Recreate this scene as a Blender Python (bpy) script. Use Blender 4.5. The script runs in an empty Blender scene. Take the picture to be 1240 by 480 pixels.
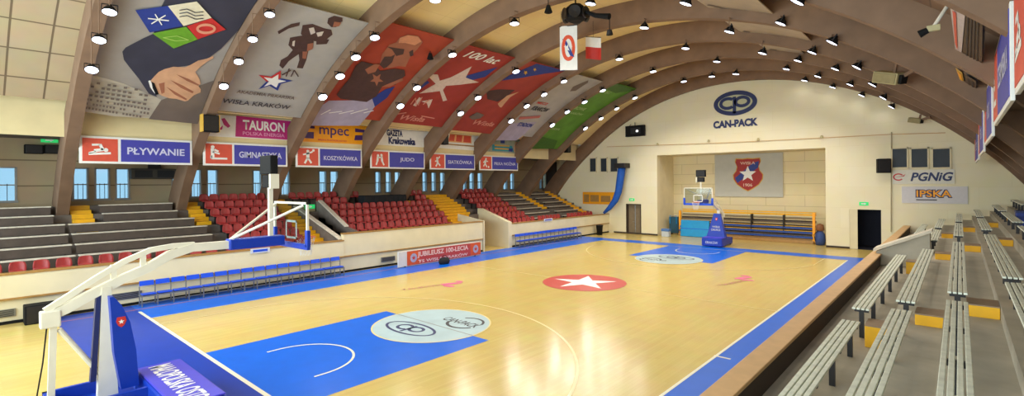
import bpy, bmesh, math, random
from math import sin, cos, pi, radians, sqrt, atan2
from mathutils import Vector, Matrix, Euler
from mathutils.geometry import tessellate_polygon
random.seed(7)
C = bpy.context.scene.collection
SC = bpy.context.scene
REAR_FILL = 1500  # power of each fill light added behind the camera

# ------------------------------------------------------------------ camera numbers (for a 1240x480 picture)
CAM = Vector((12.2161, -4.3474, 4.3756)); YAW = 0.7286; ROLL = -0.0085; FPX = 607.598; CX = 620.0; CY = 221.1
FWD = Vector((-sin(YAW), cos(YAW), 0)); R0 = Vector((cos(YAW), sin(YAW), 0)); U0 = R0.cross(FWD)
RGT = R0*cos(ROLL) + U0*sin(ROLL); UPV = -R0*sin(ROLL) + U0*cos(ROLL)
def ray(u, v): return FWD + RGT*((u-CX)/FPX) + UPV*((CY-v)/FPX)
def at(u, v, ax, val):
    "the world point seen at photo pixel (u,v) on the plane ax=val"
    d = ray(u, v); i = 'xyz'.index(ax); t = (val-CAM[i])/d[i]
    return CAM + d*t

# ------------------------------------------------------------------ materials
def lin(c):
    return tuple((x/12.92 if x <= .04045 else ((x+.055)/1.055)**2.4) for x in (v/255 for v in c)) + (1,)
MC = {}
def mat(name, rgb, rough=.6, var=.12, scale=6, metal=0, spec=.5, coat=0, emit=None, bump=0):
    if name in MC: return MC[name]
    m = bpy.data.materials.new(name); m.use_nodes = True; nt = m.node_tree; b = nt.nodes['Principled BSDF']
    b.inputs['Roughness'].default_value = rough; b.inputs['Metallic'].default_value = metal
    b.inputs['Specular IOR Level'].default_value = spec; b.inputs['Coat Weight'].default_value = coat
    c = lin(rgb)
    tc = nt.nodes.new('ShaderNodeTexCoord'); nz = nt.nodes.new('ShaderNodeTexNoise'); nz.inputs['Scale'].default_value = scale; nz.inputs['Detail'].default_value = 4
    nt.links.new(tc.outputs['Object'], nz.inputs['Vector'])
    rp = nt.nodes.new('ShaderNodeValToRGB'); e = rp.color_ramp.elements
    e[0].position = .3; e[1].position = .7
    e[0].color = tuple(x*(1-var) for x in c[:3])+(1,); e[1].color = tuple(min(1, x*(1+var)) for x in c[:3])+(1,)
    nt.links.new(nz.outputs['Fac'], rp.inputs['Fac']); nt.links.new(rp.outputs['Color'], b.inputs['Base Color'])
    if bump:
        bp = nt.nodes.new('ShaderNodeBump'); bp.inputs['Strength'].default_value = bump; bp.inputs['Distance'].default_value = .02
        nt.links.new(nz.outputs['Fac'], bp.inputs['Height']); nt.links.new(bp.outputs['Normal'], b.inputs['Normal'])
    if emit:
        b.inputs['Emission Color'].default_value = lin(emit[0]); b.inputs['Emission Strength'].default_value = emit[1]
    MC[name] = m; return m
def brickmat(name, rgb, rgb2, mortar, bw, bh, ms, rough=.6, uv=True, rot=0, off=.5, coord='Object', spec=.5, coat=0):
    m = bpy.data.materials.new(name); m.use_nodes = True; nt = m.node_tree; b = nt.nodes['Principled BSDF']
    b.inputs['Roughness'].default_value = rough; b.inputs['Specular IOR Level'].default_value = spec; b.inputs['Coat Weight'].default_value = coat
    b.inputs['Coat Roughness'].default_value = .12
    tc = nt.nodes.new('ShaderNodeTexCoord'); mp = nt.nodes.new('ShaderNodeMapping')
    if isinstance(rot, (tuple, list)): mp.inputs['Rotation'].default_value = rot
    else: mp.inputs['Rotation'].default_value = (0, 0, rot)
    nt.links.new(tc.outputs['UV' if uv else coord], mp.inputs['Vector'])
    br = nt.nodes.new('ShaderNodeTexBrick'); br.offset = off
    br.inputs['Scale'].default_value = 1; br.inputs['Brick Width'].default_value = bw; br.inputs['Row Height'].default_value = bh
    br.inputs['Mortar Size'].default_value = ms; br.inputs['Mortar Smooth'].default_value = .1
    br.inputs['Color1'].default_value = lin(rgb); br.inputs['Color2'].default_value = lin(rgb2); br.inputs['Mortar'].default_value = lin(mortar)
    nt.links.new(mp.outputs['Vector'], br.inputs['Vector'])
    nz = nt.nodes.new('ShaderNodeTexNoise'); nz.inputs['Scale'].default_value = 1.3; nt.links.new(tc.outputs['Object'], nz.inputs['Vector'])
    mx = nt.nodes.new('ShaderNodeMixRGB'); mx.blend_type = 'OVERLAY'; mx.inputs['Fac'].default_value = .12
    nt.links.new(br.outputs['Color'], mx.inputs['Color1']); nt.links.new(nz.outputs['Color'], mx.inputs['Color2'])
    hs = nt.nodes.new('ShaderNodeHueSaturation'); hs.inputs['Saturation'].default_value = .97
    nt.links.new(mx.outputs['Color'], hs.inputs['Color']); nt.links.new(hs.outputs['Color'], b.inputs['Base Color'])
    MC[name] = m; return m
def glassmat(name, tint, alpha):
    m = bpy.data.materials.new(name); m.use_nodes = True; nt = m.node_tree; nt.nodes.clear()
    o = nt.nodes.new('ShaderNodeOutputMaterial'); mx = nt.nodes.new('ShaderNodeMixShader'); t = nt.nodes.new('ShaderNodeBsdfTransparent'); g = nt.nodes.new('ShaderNodeBsdfGlossy')
    t.inputs['Color'].default_value = lin(tint); g.inputs['Roughness'].default_value = .05; mx.inputs['Fac'].default_value = alpha
    nt.links.new(t.outputs[0], mx.inputs[1]); nt.links.new(g.outputs[0], mx.inputs[2]); nt.links.new(mx.outputs[0], o.inputs['Surface'])
    MC[name] = m; return m
def lensmat(name, rgb, s):
    m = bpy.data.materials.new(name); m.use_nodes = True; nt = m.node_tree; b = nt.nodes['Principled BSDF']
    b.inputs['Base Color'].default_value = (.8, .8, .8, 1); b.inputs['Emission Color'].default_value = lin(rgb); b.inputs['Emission Strength'].default_value = s
    MC[name] = m; return m

M = {}
M['wood'] = brickmat('court_wood', (208, 184, 106), (202, 177, 99), (190, 164, 88), 2.4, .09, .0016, rough=.2, uv=False, rot=pi/2, spec=.36)
M['blue'] = mat('court_blue_paint', (0, 98, 214), .3, .05, 2, spec=.22)
M['navy'] = mat('apron_blue_paint', (18, 60, 168), .3, .05, 2, spec=.25)
M['line'] = mat('line_paint', (232, 228, 205), .3, .03)
M['faint'] = mat('faint_line_paint', (230, 212, 146), .3, .03)
M['discwhite'] = mat('disc_white_paint', (176, 200, 206), .3, .08, 1.5)
M['discred'] = mat('disc_red_paint', (196, 74, 64), .3, .05)
M['white'] = mat('white_print', (238, 236, 230), .5, .03)
M['navyink'] = mat('navy_ink', (30, 40, 92), .5, .05)
M['darkink'] = mat('dark_ink', (58, 55, 60), .6, .05)
M['pink'] = mat('pink_print', (225, 105, 150), .4, .05)
M['mauve'] = mat('mauve_print', (190, 130, 110), .4, .05)
M['cream'] = mat('cream_plaster', (226, 214, 178), .75, .05, 1.2, bump=.05)
M['creamwall'] = brickmat('cream_far_wall', (236, 226, 192), (234, 223, 187), (226, 214, 174), 2.6, 1.3, .006, rough=.75, uv=False, rot=(pi/2, 0, 0), off=.5)
M['bay'] = brickmat('cream_brick_wall', (232, 216, 172), (229, 212, 166), (206, 188, 142), 2.6, .82, .022, rough=.8, uv=False, rot=(pi/2, 0, 0), off=.5)
M['fascia'] = mat('fascia_cream', (226, 208, 160), .7, .06, 1)
M['rib'] = mat('rib_concrete', (128, 100, 78), .75, .12, 1.5, bump=.08)
M['ceil'] = brickmat('ceiling_panels', (246, 224, 164), (243, 220, 158), (230, 206, 146), 1.5, 1.25, .012, rough=.7, uv=True, off=.0)
M['ceilgrid'] = brickmat('ceiling_grid_panels', (184, 164, 130), (178, 158, 124), (112, 94, 70), 1.02, 1.3, .03, rough=.7, uv=True, off=0)
M['ceilbrown'] = brickmat('ceiling_brown_boards', (134, 106, 82), (126, 99, 76), (104, 82, 62), 4.3, .6, .02, rough=.7, uv=True, off=0)
M['gallery'] = brickmat('gallery_panelling', (176, 154, 120), (168, 146, 112), (124, 104, 78), 1.1, 3.0, .03, rough=.75, uv=False, rot=(pi/2, 0, pi/2), off=0)
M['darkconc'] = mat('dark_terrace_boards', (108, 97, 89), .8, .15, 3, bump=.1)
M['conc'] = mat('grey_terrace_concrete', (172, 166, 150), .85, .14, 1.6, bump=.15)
M['plank'] = mat('worn_grey_plank', (214, 204, 186), .7, .14, 5)
M['benchfront'] = mat('brown_bench_board', (84, 71, 62), .8, .16, 3)
M['slat'] = mat('pale_painted_slat', (216, 220, 204), .6, .12, 9)
M['wooddark'] = mat('varnished_wood', (168, 126, 66), .45, .12, 5)
M['rail'] = mat('tan_rail_wood', (204, 164, 112), .55, .08, 4)
M['darkwall'] = mat('dark_inner_parapet', (62, 48, 38), .8, .1, 3)
M['seat'] = mat('red_plastic', (158, 46, 46), .4, .06, 8)
M['metal'] = mat('dark_metal', (52, 50, 50), .45, .08, 8, metal=.6)
M['grey'] = mat('grey_metal', (150, 150, 148), .4, .05, 8, metal=.7)
M['yellow'] = mat('yellow_paint', (236, 176, 18), .55, .08, 4)
M['hoopwhite'] = mat('cream_white_enamel', (232, 226, 206), .35, .04, 4)
M['padblue'] = mat('blue_vinyl', (14, 56, 168), .4, .06, 3)
M['padviolet'] = mat('violet_blue_vinyl', (70, 66, 200), .4, .06, 3)
M['benchblue'] = mat('bench_blue_plastic', (10, 76, 212), .4, .05, 8)
M['skyblue'] = mat('sky_blue_vinyl', (16, 146, 206), .45, .06, 4)
M['black'] = mat('black_plastic', (22, 22, 23), .75, .1, 8, spec=.2)
M['blackcloth'] = mat('black_cloth', (22, 25, 30), .85, .1, 8)
M['signblue'] = mat('sign_blue', (66, 66, 166), .5, .05, 4)
M['signred'] = mat('sign_red', (214, 84, 62), .5, .05, 4)
M['orange'] = mat('orange_print', (250, 166, 12), .5, .05, 4)
M['purple'] = mat('purple_ink', (70, 40, 110), .5, .05)
M['magenta'] = mat('magenta_print', (190, 40, 120), .5, .05)
M['red'] = mat('red_print', (200, 50, 44), .5, .06)
M['brickred'] = mat('banner_red', (166, 64, 40), .6, .1, 1.5)
M['deepred'] = mat('banner_deep_red', (158, 54, 44), .6, .1, 1.5)
M['greygreen'] = mat('banner_grey', (172, 168, 162), .6, .06, 1.5)
M['greydim'] = mat('banner_dim_grey', (158, 150, 142), .6, .08, 1.2)
M['greydark'] = mat('banner_dark_grey', (112, 98, 88), .6, .1, 1.2)
M['green'] = mat('banner_green', (92, 146, 46), .6, .14, 1.2)
M['skin'] = mat('print_skin', (206, 158, 122), .6, .12, 2)
M['skindark'] = mat('print_skin_shade', (160, 100, 74), .6, .1, 2)
M['suit'] = mat('print_suit', (56, 56, 70), .6, .12, 1.5)
M['brown'] = mat('print_brown', (76, 52, 46), .6, .15, 4)
M['bluep'] = mat('print_blue', (40, 60, 140), .6, .08)
M['lav'] = mat('print_lavender', (172, 164, 186), .6, .1, 2)
M['teal'] = mat('print_teal', (40, 140, 160), .6, .1, 2)
M['darkglass'] = mat('dark_window_glass', (44, 52, 60), .55, .1, 2)
M['doorgrey'] = mat('door_brown', (132, 114, 88), .5, .1, 4)
M['doorvoid'] = mat('passage_dark', (34, 34, 50), .8, .1, 2)  # one dark colour for walls, soffit and floor of the passage
M['exit'] = mat('exit_green', (40, 170, 90), .5, .03, emit=((40, 190, 100), .8))
M['bluecloth'] = mat('blue_rolled_fabric', (10, 80, 172), .7, .1, 5)
M['beige'] = mat('beige_speaker_shell', (176, 164, 120), .6, .08, 4)
M['bannergrey'] = mat('crest_banner_fabric', (190, 188, 176), .7, .04, 2)
M['crestred'] = mat('crest_red', (166, 42, 38), .6, .06)
M['gold'] = mat('crest_gold', (206, 160, 60), .6, .06)
M['glass'] = glassmat('window_glass', (235, 245, 250), .06)
M['board'] = glassmat('backboard_glass', (228, 234, 234), .02)
M['lens'] = lensmat('floodlight_lens', (228, 234, 255), 5.5)
M['net'] = mat('white_cord', (225, 222, 215), .7, .03)
M['stripe'] = mat('orange_line_paint', (160, 96, 110), .4, .05)
M['screen'] = mat('dark_screen', (30, 32, 36), .7, .05)

# ------------------------------------------------------------------ mesh building
class MB:
    def __init__(s): s.v = []; s.f = []; s.uv = {}
    def add(s, vs, fs):
        o = len(s.v); s.v += [tuple(v) for v in vs]; s.f += [tuple(i+o for i in f) for f in fs]; return s
    def box(s, x0, x1, y0, y1, z0, z1, c=0):
        x0, x1 = min(x0, x1), max(x0, x1); y0, y1 = min(y0, y1), max(y0, y1); z0, z1 = min(z0, z1), max(z0, z1)
        if c <= 0:
            return s.add([(x, y, z) for z in (z0, z1) for y in (y0, y1) for x in (x0, x1)], [(0, 2, 3, 1), (4, 5, 7, 6), (0, 1, 5, 4), (2, 6, 7, 3), (0, 4, 6, 2), (1, 3, 7, 5)])
        bm = bmesh.new(); bmesh.ops.create_cube(bm, size=1)
        for v in bm.verts: v.co = Vector(((x0+x1)/2+v.co.x*(x1-x0), (y0+y1)/2+v.co.y*(y1-y0), (z0+z1)/2+v.co.z*(z1-z0)))
        bmesh.ops.bevel(bm, geom=bm.edges[:], offset=c, segments=2, affect='EDGES', profile=.5)
        bm.verts.index_update(); s.add([v.co[:] for v in bm.verts], [[v.index for v in f.verts] for f in bm.faces]); bm.free(); return s
    def prism(s, poly, axis, a, b):
        "extrude a 2D polygon along an axis: axis y -> poly is (x,z); axis x -> (y,z); axis z -> (x,y)"
        def P(p, t): return {'y': (p[0], t, p[1]), 'x': (t, p[0], p[1]), 'z': (p[0], p[1], t)}[axis]
        n = len(poly); vs = [P(p, a) for p in poly]+[P(p, b) for p in poly]
        tri = tessellate_polygon([[Vector((p[0], p[1], 0)) for p in poly]])
        fs = [tuple(t) for t in tri]+[tuple(i+n for i in reversed(t)) for t in tri]+[(i, (i+1) % n, (i+1) % n+n, i+n) for i in range(n)]
        return s.add(vs, fs)
    def tube(s, pts, r, n=10, cap=True):
        pts = [Vector(p) for p in pts]; rs = r if isinstance(r, (list, tuple)) else [r]*len(pts); rings = []; prev = None
        for i, p in enumerate(pts):
            t = (pts[min(i+1, len(pts)-1)]-pts[max(i-1, 0)]).normalized()
            if prev is None:
                a = t.cross(Vector((0, 0, 1)));  a = a if a.length > .05 else t.cross(Vector((0, 1, 0)))
            else: a = prev-t*prev.dot(t)
            a.normalize(); prev = a; b = t.cross(a)
            rings.append([p+(a*cos(2*pi*k/n)+b*sin(2*pi*k/n))*rs[i] for k in range(n)])
        vs = [v for R in rings for v in R]; fs = []
        for i in range(len(pts)-1):
            for k in range(n): fs.append((i*n+k, i*n+(k+1) % n, (i+1)*n+(k+1) % n, (i+1)*n+k))
        if cap: fs += [tuple(reversed(range(n))), tuple(range((len(pts)-1)*n, len(pts)*n))]
        return s.add(vs, fs)
    def beam(s, a, b, w, h):
        "rectangular bar from a to b, w across, h in the vertical-ish direction"
        a = Vector(a); b = Vector(b); t = (b-a).normalized(); sd = t.cross(Vector((0, 0, 1)))
        sd = sd.normalized() if sd.length > .05 else Vector((1, 0, 0)); up = sd.cross(t).normalized()
        vs = [p+sd*(i*w/2)+up*(j*h/2) for p in (a, b) for i, j in ((-1, -1), (1, -1), (1, 1), (-1, 1))]
        return s.add(vs, [(3, 2, 1, 0), (4, 5, 6, 7)]+[(k, (k+1) % 4, (k+1) % 4+4, k+4) for k in range(4)])
    def lathe(s, prof, n=20, o=(0, 0, 0)):
        vs = [(o[0]+r*cos(2*pi*k/n), o[1]+r*sin(2*pi*k/n), o[2]+z) for r, z in prof for k in range(n)]
        return s.add(vs, [(i*n+k, i*n+(k+1) % n, (i+1)*n+(k+1) % n, (i+1)*n+k) for i in range(len(prof)-1) for k in range(n)])
    def quad(s, *p): return s.add(p, [tuple(range(len(p)))])
    def build(s, name, m, parent=None, smooth=False, loc=None, fix=True):
        me = bpy.data.meshes.new(name); me.from_pydata(s.v, [], s.f); me.materials.append(m)
        if fix:
            bm = bmesh.new(); bm.from_mesh(me); bmesh.ops.recalc_face_normals(bm, faces=bm.faces[:]); bm.to_mesh(me); bm.free()
        if smooth:
            for p in me.polygons: p.use_smooth = True
        o = bpy.data.objects.new(name, me); C.objects.link(o)
        if parent: o.parent = parent
        if loc: o.location = loc
        return o
def tag(o, label, cat, group=None, kind=None):
    o['label'] = label; o['category'] = cat
    if group: o['group'] = group
    if kind: o['kind'] = kind
    return o
def thing(name, label, cat, loc=(0, 0, 0), rz=0, group=None):
    o = bpy.data.objects.new(name, None); C.objects.link(o); o.location = loc; o.rotation_euler = (0, 0, rz); o.empty_display_size = .2
    return tag(o, label, cat, group)
def struct(mb, name, m, label, cat, **k): return tag(mb.build(name, m, **k), label, cat, kind='structure')
def dup(root, label=None, group=None):
    r = root.copy(); C.objects.link(r)
    if label: r['label'] = label
    if group: r['group'] = group
    for ch in list(root.children):
        c = ch.copy(); C.objects.link(c); c.parent = r
        for g in list(ch.children):
            d = g.copy(); C.objects.link(d); d.parent = c
    return r
ORD = ['first', 'second', 'third', 'fourth', 'fifth', 'sixth', 'seventh', 'eighth', 'ninth', 'tenth', 'eleventh', 'twelfth', 'thirteenth', 'fourteenth', 'fifteenth', 'sixteenth', 'seventeenth', 'eighteenth', 'nineteenth', 'twentieth'] 

def text_mesh(s, bold=0, spacing=1.0, shear=0.0):
    cu = bpy.data.curves.new('lettering', 'FONT'); cu.body = s; cu.align_x = 'LEFT'; cu.size = 1; cu.offset = bold; cu.space_character = spacing; cu.shear = shear; cu.resolution_u = 3
    o = bpy.data.objects.new('lettering', cu); C.objects.link(o); bpy.context.view_layer.update()
    me = bpy.data.meshes.new_from_object(o.evaluated_get(bpy.context.evaluated_depsgraph_get()))
    bpy.data.objects.remove(o); return me
def text_flat(s, name, m, parent, origin, right, up, w=None, h=None, bold=.0, center=True, spacing=1.0, shear=0.0, fn=None):
    "lettering fitted in a w x h box whose centre (or lower-left corner) is origin, along right/up; fn maps (a,b) to a point instead"
    me = text_mesh(s, bold, spacing, shear)
    xs = [v.co.x for v in me.vertices]; ys = [v.co.y for v in me.vertices]; x0, x1, y0, y1 = min(xs), max(xs), min(ys), max(ys)
    sx = w/(x1-x0) if w else h/(y1-y0); sy = h/(y1-y0) if h else sx
    for v in me.vertices:
        a = (v.co.x-x0)*sx; b = (v.co.y-y0)*sy
        if center: a -= (x1-x0)*sx/2; b -= (y1-y0)*sy/2
        v.co = fn(a, b) if fn else Vector(origin)+Vector(right)*a+Vector(up)*b
    me.materials.clear(); me.materials.append(m); me.name = name
    o = bpy.data.objects.new(name, me); C.objects.link(o)
    if parent: o.parent = parent
    return o
def star(cx, cy, r, r2=.42, rot=pi/2, n=5):
    return [(cx+(r if k % 2 == 0 else r*r2)*cos(rot+k*pi/n), cy+(r if k % 2 == 0 else r*r2)*sin(rot+k*pi/n)) for k in range(2*n)]
def ell(cx, cy, a, b, n=36, t0=0, t1=2*pi):
    full = abs(t1-t0-2*pi) < 1e-6
    return [(cx+a*cos(t0+(t1-t0)*k/(n if full else n-1)), cy+b*sin(t0+(t1-t0)*k/(n if full else n-1))) for k in range(n)]
def flat_polys(polys, fn, name, m, parent):
    "filled flat shapes; each polygon is 2D, fn maps to 3D"
    mb = MB()
    for p in polys:
        tri = tessellate_polygon([[Vector((q[0], q[1], 0)) for q in p]]); mb.add([fn(*q) for q in p], [tuple(t) for t in tri])
    return mb.build(name, m, parent, fix=False)
def ring_polys(cx, cy, a, b, th, n=40, t0=0, t1=2*pi):
    out = []
    for k in range(n):
        u, v = t0+(t1-t0)*k/n, t0+(t1-t0)*(k+1)/n
        out.append([(cx+a*cos(u), cy+b*sin(u)), (cx+a*cos(v), cy+b*sin(v)), (cx+(a-th)*cos(v), cy+(b-th)*sin(v)), (cx+(a-th)*cos(u), cy+(b-th)*sin(u))])
    return out

# ------------------------------------------------------------------ arch geometry
RA = 18.3; ZC = -6.8
def flare(x): return x-.15*max(0, -x-12)
def vp(th, r): return flare(r*sin(th)), ZC+r*cos(th)
def th_at_z(z, r): return math.acos(max(-1, min(1, (z-ZC)/r)))
def vault_hit(u, v, r):
    "where the ray of a photo pixel meets the vault of radius r: (theta, y)"
    d = ray(u, v); best = None
    def F(t):
        p = CAM+d*t; x = p.x
        if x < -12: x = (x-1.8)/1.15
        return sqrt(x*x+(p.z-ZC)**2)-r
    t = .2; f0 = F(t)
    while t < 90:
        f1 = F(t+.1)
        if f0 < 0 <= f1:
            a, b = t, t+.1
            for _ in range(30):
                mth = (a+b)/2
                if F(mth) < 0: a = mth
                else: b = mth
            p = CAM+d*a; x = p.x if p.x > -12 else (p.x-1.8)/1.15
            return atan2(x, p.z-ZC), p.y
        t += .1; f0 = f1
    return None
RIBS = [-1.2, 3.1, 7.37, 11.7, 16.15, 20.6, 25.0, 29.3, 33.3]
RW = .4
LIFT = {-5.5: .8, -1.2: .8, 3.1: .7, 7.37: .5, 11.7: .22, 16.15: .1}
def rib(yc, depth=1.0, zl=2.95, zr=2.6):
    t0 = -th_at_z(zl, RA); t1 = th_at_z(zr, RA); n = 72; mb = MB(); vs = []
    for k in range(n+1):
        t = t0+(t1-t0)*k/n; dd = depth*(1.0+.25*max(0, (abs(t)-.75)/.25))
        for r in (RA, RA+dd):
            x, z = vp(t, r); q_ = max(0, min(1, (x-3)/6)); z += LIFT.get(yc, 0)*q_*q_*(3-2*q_)
            for yy in (yc-RW/2, yc+RW/2): vs.append((x, yy, z))
    fs = []
    for k in range(n):
        a = k*4; b = a+4
        fs += [(a, b, b+1, a+1), (a+2, a+3, b+3, b+2), (a, a+2, b+2, b), (a+1, b+1, b+3, a+3)]
    fs += [(0, 1, 3, 2), (n*4, n*4+2, n*4+3, n*4+1)]
    return mb.add(vs, fs)
for i, y in enumerate([-5.5]+RIBS):
    lab = ['brown concrete arch behind the camera end of the hall', 'brown concrete arch at the left edge, left of the swimming sign', 'brown concrete arch between the swimming and gymnastics signs', 'brown concrete arch between the gymnastics and basketball signs', 'brown concrete arch between the basketball and judo signs', 'brown concrete arch between the judo sign and the sign after it', 'brown concrete arch between the last two blue signs on the left', 'brown concrete arch just past the last blue sign on the left', 'brown concrete arch past the green banner', 'brown concrete arch against the far end wall'][i]
    struct(rib(y), 'arch_beam', M['rib'], lab, 'beam')

def vault_strip(t0, t1, r, y0, y1, name, m, label, thick=.12, n=40, ny=1):
    me = bpy.data.meshes.new(name); vs = []; fs = []; uvs = []
    for k in range(n+1):
        t = t0+(t1-t0)*k/n
        for rr in (r, r+thick):
            x, z = vp(t, rr)
            for y in (y0, y1): vs.append((x, y, z)); uvs.append((y, t*r))
    for k in range(n):
        a = k*4; b = a+4
        fs += [(a, b, b+1, a+1), (a+2, a+3, b+3, b+2), (a, a+2, b+2, b), (a+1, b+1, b+3, a+3)]
    fs += [(0, 1, 3, 2), (n*4, n*4+2, n*4+3, n*4+1)]
    me.from_pydata(vs, [], fs); me.materials.append(m); ul = me.uv_layers.new(name='UVMap')
    for lp in me.loops: ul.data[lp.index].uv = uvs[lp.vertex_index]
    bm = bmesh.new(); bm.from_mesh(me); bmesh.ops.recalc_face_normals(bm, faces=bm.faces[:]); bm.to_mesh(me); bm.free()
    o = bpy.data.objects.new(name, me); C.objects.link(o)
    return tag(o, label, 'ceiling', kind='structure')
TL = -th_at_z(7.66, RA+1.0); TRB = math.asin(8.6/(RA+1)); TR = th_at_z(6.2, RA+1.0)
vault_strip(-th_at_z(7.66, RA+1), TRB, RA+1.0, -1.0, 33.9, 'ceiling', M['ceil'], 'cream panelled barrel vault ceiling over the court', n=60)
vault_strip(TL, TRB, RA+.9, -9.2, -1.35, 'ceiling_left_bay', M['ceilgrid'], 'cream square-panelled ceiling bay at upper left corner', n=50)
vault_strip(TRB, TR, RA+1.0, -9.2, 33.9, 'ceiling_right', M['ceilbrown'], 'brown boarded lower ceiling slope on the right side', n=24)

# ------------------------------------------------------------------ floor and its paint
FL = tag(MB().box(-13.4, 10.0, -9.2, 37.2, -.1, 0).build('floor', M['wood']), 'pale varnished wooden sports floor with blue painted court', 'floor', kind='structure')
def paint(name, m, polys, z=.003): return flat_polys(polys, lambda a, b: Vector((a, b, z)), name, m, FL)
def rect(x0, x1, y0, y1): return [(x0, y0), (x1, y0), (x1, y1), (x0, y1)]
HW = 7.66; CL = 28.0; KL = 5.57; KW = 2.45
paint('near_apron', M['navy'], [rect(-10.3, 9.0, -2.1, 0)])
paint('left_border', M['blue'], [rect(-10.3, -HW, 0, CL+1.4)])
paint('right_border', M['blue'], [rect(HW, 9.0, 0, CL+1.4)])
paint('far_border', M['blue'], [rect(-HW, HW, CL, CL+1.4)])
paint('left_stripe', M['stripe'], [rect(-9.45, -9.36, -2.1, CL)], .005)
paint('near_key', M['blue'], [rect(-KW, KW, 0, KL)]); paint('far_key', M['blue'], [rect(-KW, KW, CL-KL, CL)])
w = .05
paint('near_baseline', M['line'], [rect(-9.0, HW, -w, w)], .006); paint('far_baseline', M['faint'], [rect(-HW, HW, CL-w/2, CL+w/2)], .006)
paint('left_sideline', M['faint'], [rect(-HW-.03, -HW+.03, 0, CL)], .006); paint('right_sideline', M['line'], [rect(HW-.04, HW+.03, 0, CL)], .006)
paint('centre_line', M['faint'], [rect(-HW, HW, CL/2-w/2, CL/2+w/2)], .006)
mk = at(873, 433, 'z', 0); paint('bench_mark', M['line'], [rect(HW-.05, HW+.35, mk.y-.04, mk.y+.04)], .007)
for nm, yb, sg in (('near', 0, 1), ('far', CL, -1)):
    a0 = math.acos(6.6/6.75)
    paint(nm+'_three_point_line', M['faint'], [[(p[0], yb+sg*(1.575+p[1])) for p in q] for q in ring_polys(0, 0, 6.75, 6.75, .07, 80, a0, pi-a0)]+[rect(s*6.6-.03, s*6.6+.03, min(yb, yb+sg*(1.575+6.75*sin(a0))), max(yb, yb+sg*(1.575+6.75*sin(a0)))) for s in (-1, 1)], .006)
    paint(nm+'_no_charge_arc', M['line'], [[(p[0], yb+sg*(1.4+p[1])) for p in q] for q in ring_polys(0, 0, 1.3, 1.3, .06, 40, 0, pi)]+[rect(s*1.27-.03, s*1.27+.03, min(yb+sg*1.13, yb+sg*1.4), max(yb+sg*1.13, yb+sg*1.4)) for s in (-1, 1)], .006)
    yd = yb+sg*KL
    paint(nm+'_disc', M['discwhite'], [ell(0, yd, 1.8, 1.8, 64)], .008)
    paint(nm+'_disc_edge', M['faint'], ring_polys(0, yd, 1.83, 1.83, .05, 64), .009)
    F = lambda a, b: (sg*a, yd+sg*b)
    paint(nm+'_disc_logo', M['navyink'], [[F(*p) for p in q] for q in ring_polys(-.15, -.72, 1.05, .5, .09, 48)]+[[F(*p) for p in q] for q in ring_polys(-.4, -.72, .3, .26, .1, 24, .7, 2*pi-.7)]+[[F(*p) for p in q] for q in ring_polys(.1, -.68, .3, .24, .1, 24)]+[[F(*p) for p in rect(-.2, -.1, -1.08, -.46)]], .011)
    paint(nm+'_free_throw_line', M['grey'], [rect(-1.8, 1.8, yd-.02, yd+.02)], .011)
    text_flat('CAN-PACK', nm+'_disc_lettering', M['darkink'], FL, (sg*.55, yd+sg*.72, .011), (sg, 0, 0), (0, sg, 0), w=1.5, h=.36, bold=.02)
    paint(nm+'_disc_mark', M['darkink'], [[F(*p) for p in q] for q in ring_polys(.7, .75, .6, .6, .08, 24, .3, 2.4)+ring_polys(.7, .75, .62, .6, .1, 24, 3.5, 5.8)], .011)
paint('centre_disc', M['discred'], [ell(0, CL/2, 1.8, 1.8, 64)], .008)
paint('centre_star', M['white'], [star(0, CL/2, 1.45, .36, rot=pi/2+.45)], .011)
def leaf(cx, cy, a, b, rot): return [(cx+x*cos(rot)-y*sin(rot), cy+x*sin(rot)+y*cos(rot)) for x, y in ell(0, 0, a, b, 20)]
for cx, cy, tx, ty in ((-4.25, 10.1, -4.65, 8.75), (4.95, 19.3, 4.95, 17.8)):
    paint('leaf_emblem', M['pink'], [leaf(cx, cy, .5, .17, 1.1), leaf(cx+.28, cy-.4, .3, .14, .2), leaf(cx-.1, cy+.55, .2, .12, .2)], .008)
    text_flat('TAURON', 'leaf_lettering', M['mauve'], FL, (tx, ty, .008), (.25, .97, 0), (-.97, .25, 0), w=1.7, h=.26, bold=.02)

# ------------------------------------------------------------------ far end wall
YF = 33.5
def col_wall(x0, x1, y0, y1, holes, top, step=.5):
    xs = sorted(set([x0, x1]+[h[i] for h in holes for i in (0, 1) if x0 < h[i] < x1])); xs2 = []
    for a, b in zip(xs, xs[1:]):
        n = max(1, int((b-a)/step)); xs2 += [a+(b-a)*k/n for k in range(n)]
    xs2.append(xs[-1]); mb = MB()
    for a, b in zip(xs2, xs2[1:]):
        mid = (a+b)/2; zs = [0]; 
        hs = sorted([(h[2], h[3]) for h in holes if h[0] < mid < h[1]]); segs = []; z = 0
        for h0, h1 in hs:
            if h0 > z: segs.append((z, h0))
            z = h1
        segs.append((z, None))
        for s0, s1 in segs:
            ta, tb = (top(a), top(b)) if s1 is None else (s1, s1)
            if min(ta, tb) > s0: mb.prism([(a, s0), (b, s0), (b, tb), (a, ta)], 'y', y0, y1)
    return mb
def archtop(x): return max(ZC+sqrt(max(0, (RA+.9)**2-x*x)), 7.7 if abs(x) > 11.5 else 0)
OX0, OX1, OZ = -5.93, 5.72, 6.45
HOLES = [(OX0, OX1, 0, OZ), (-8.75, -7.35, 0, 2.5), (7.0, 8.62, 0, 2.5)]
struct(col_wall(-17.6, 17.6, YF, YF+.45, HOLES, archtop), 'wall_far', M['creamwall'], 'tall cream end wall with a wide recess', 'wall')
YB = 36.6
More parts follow.
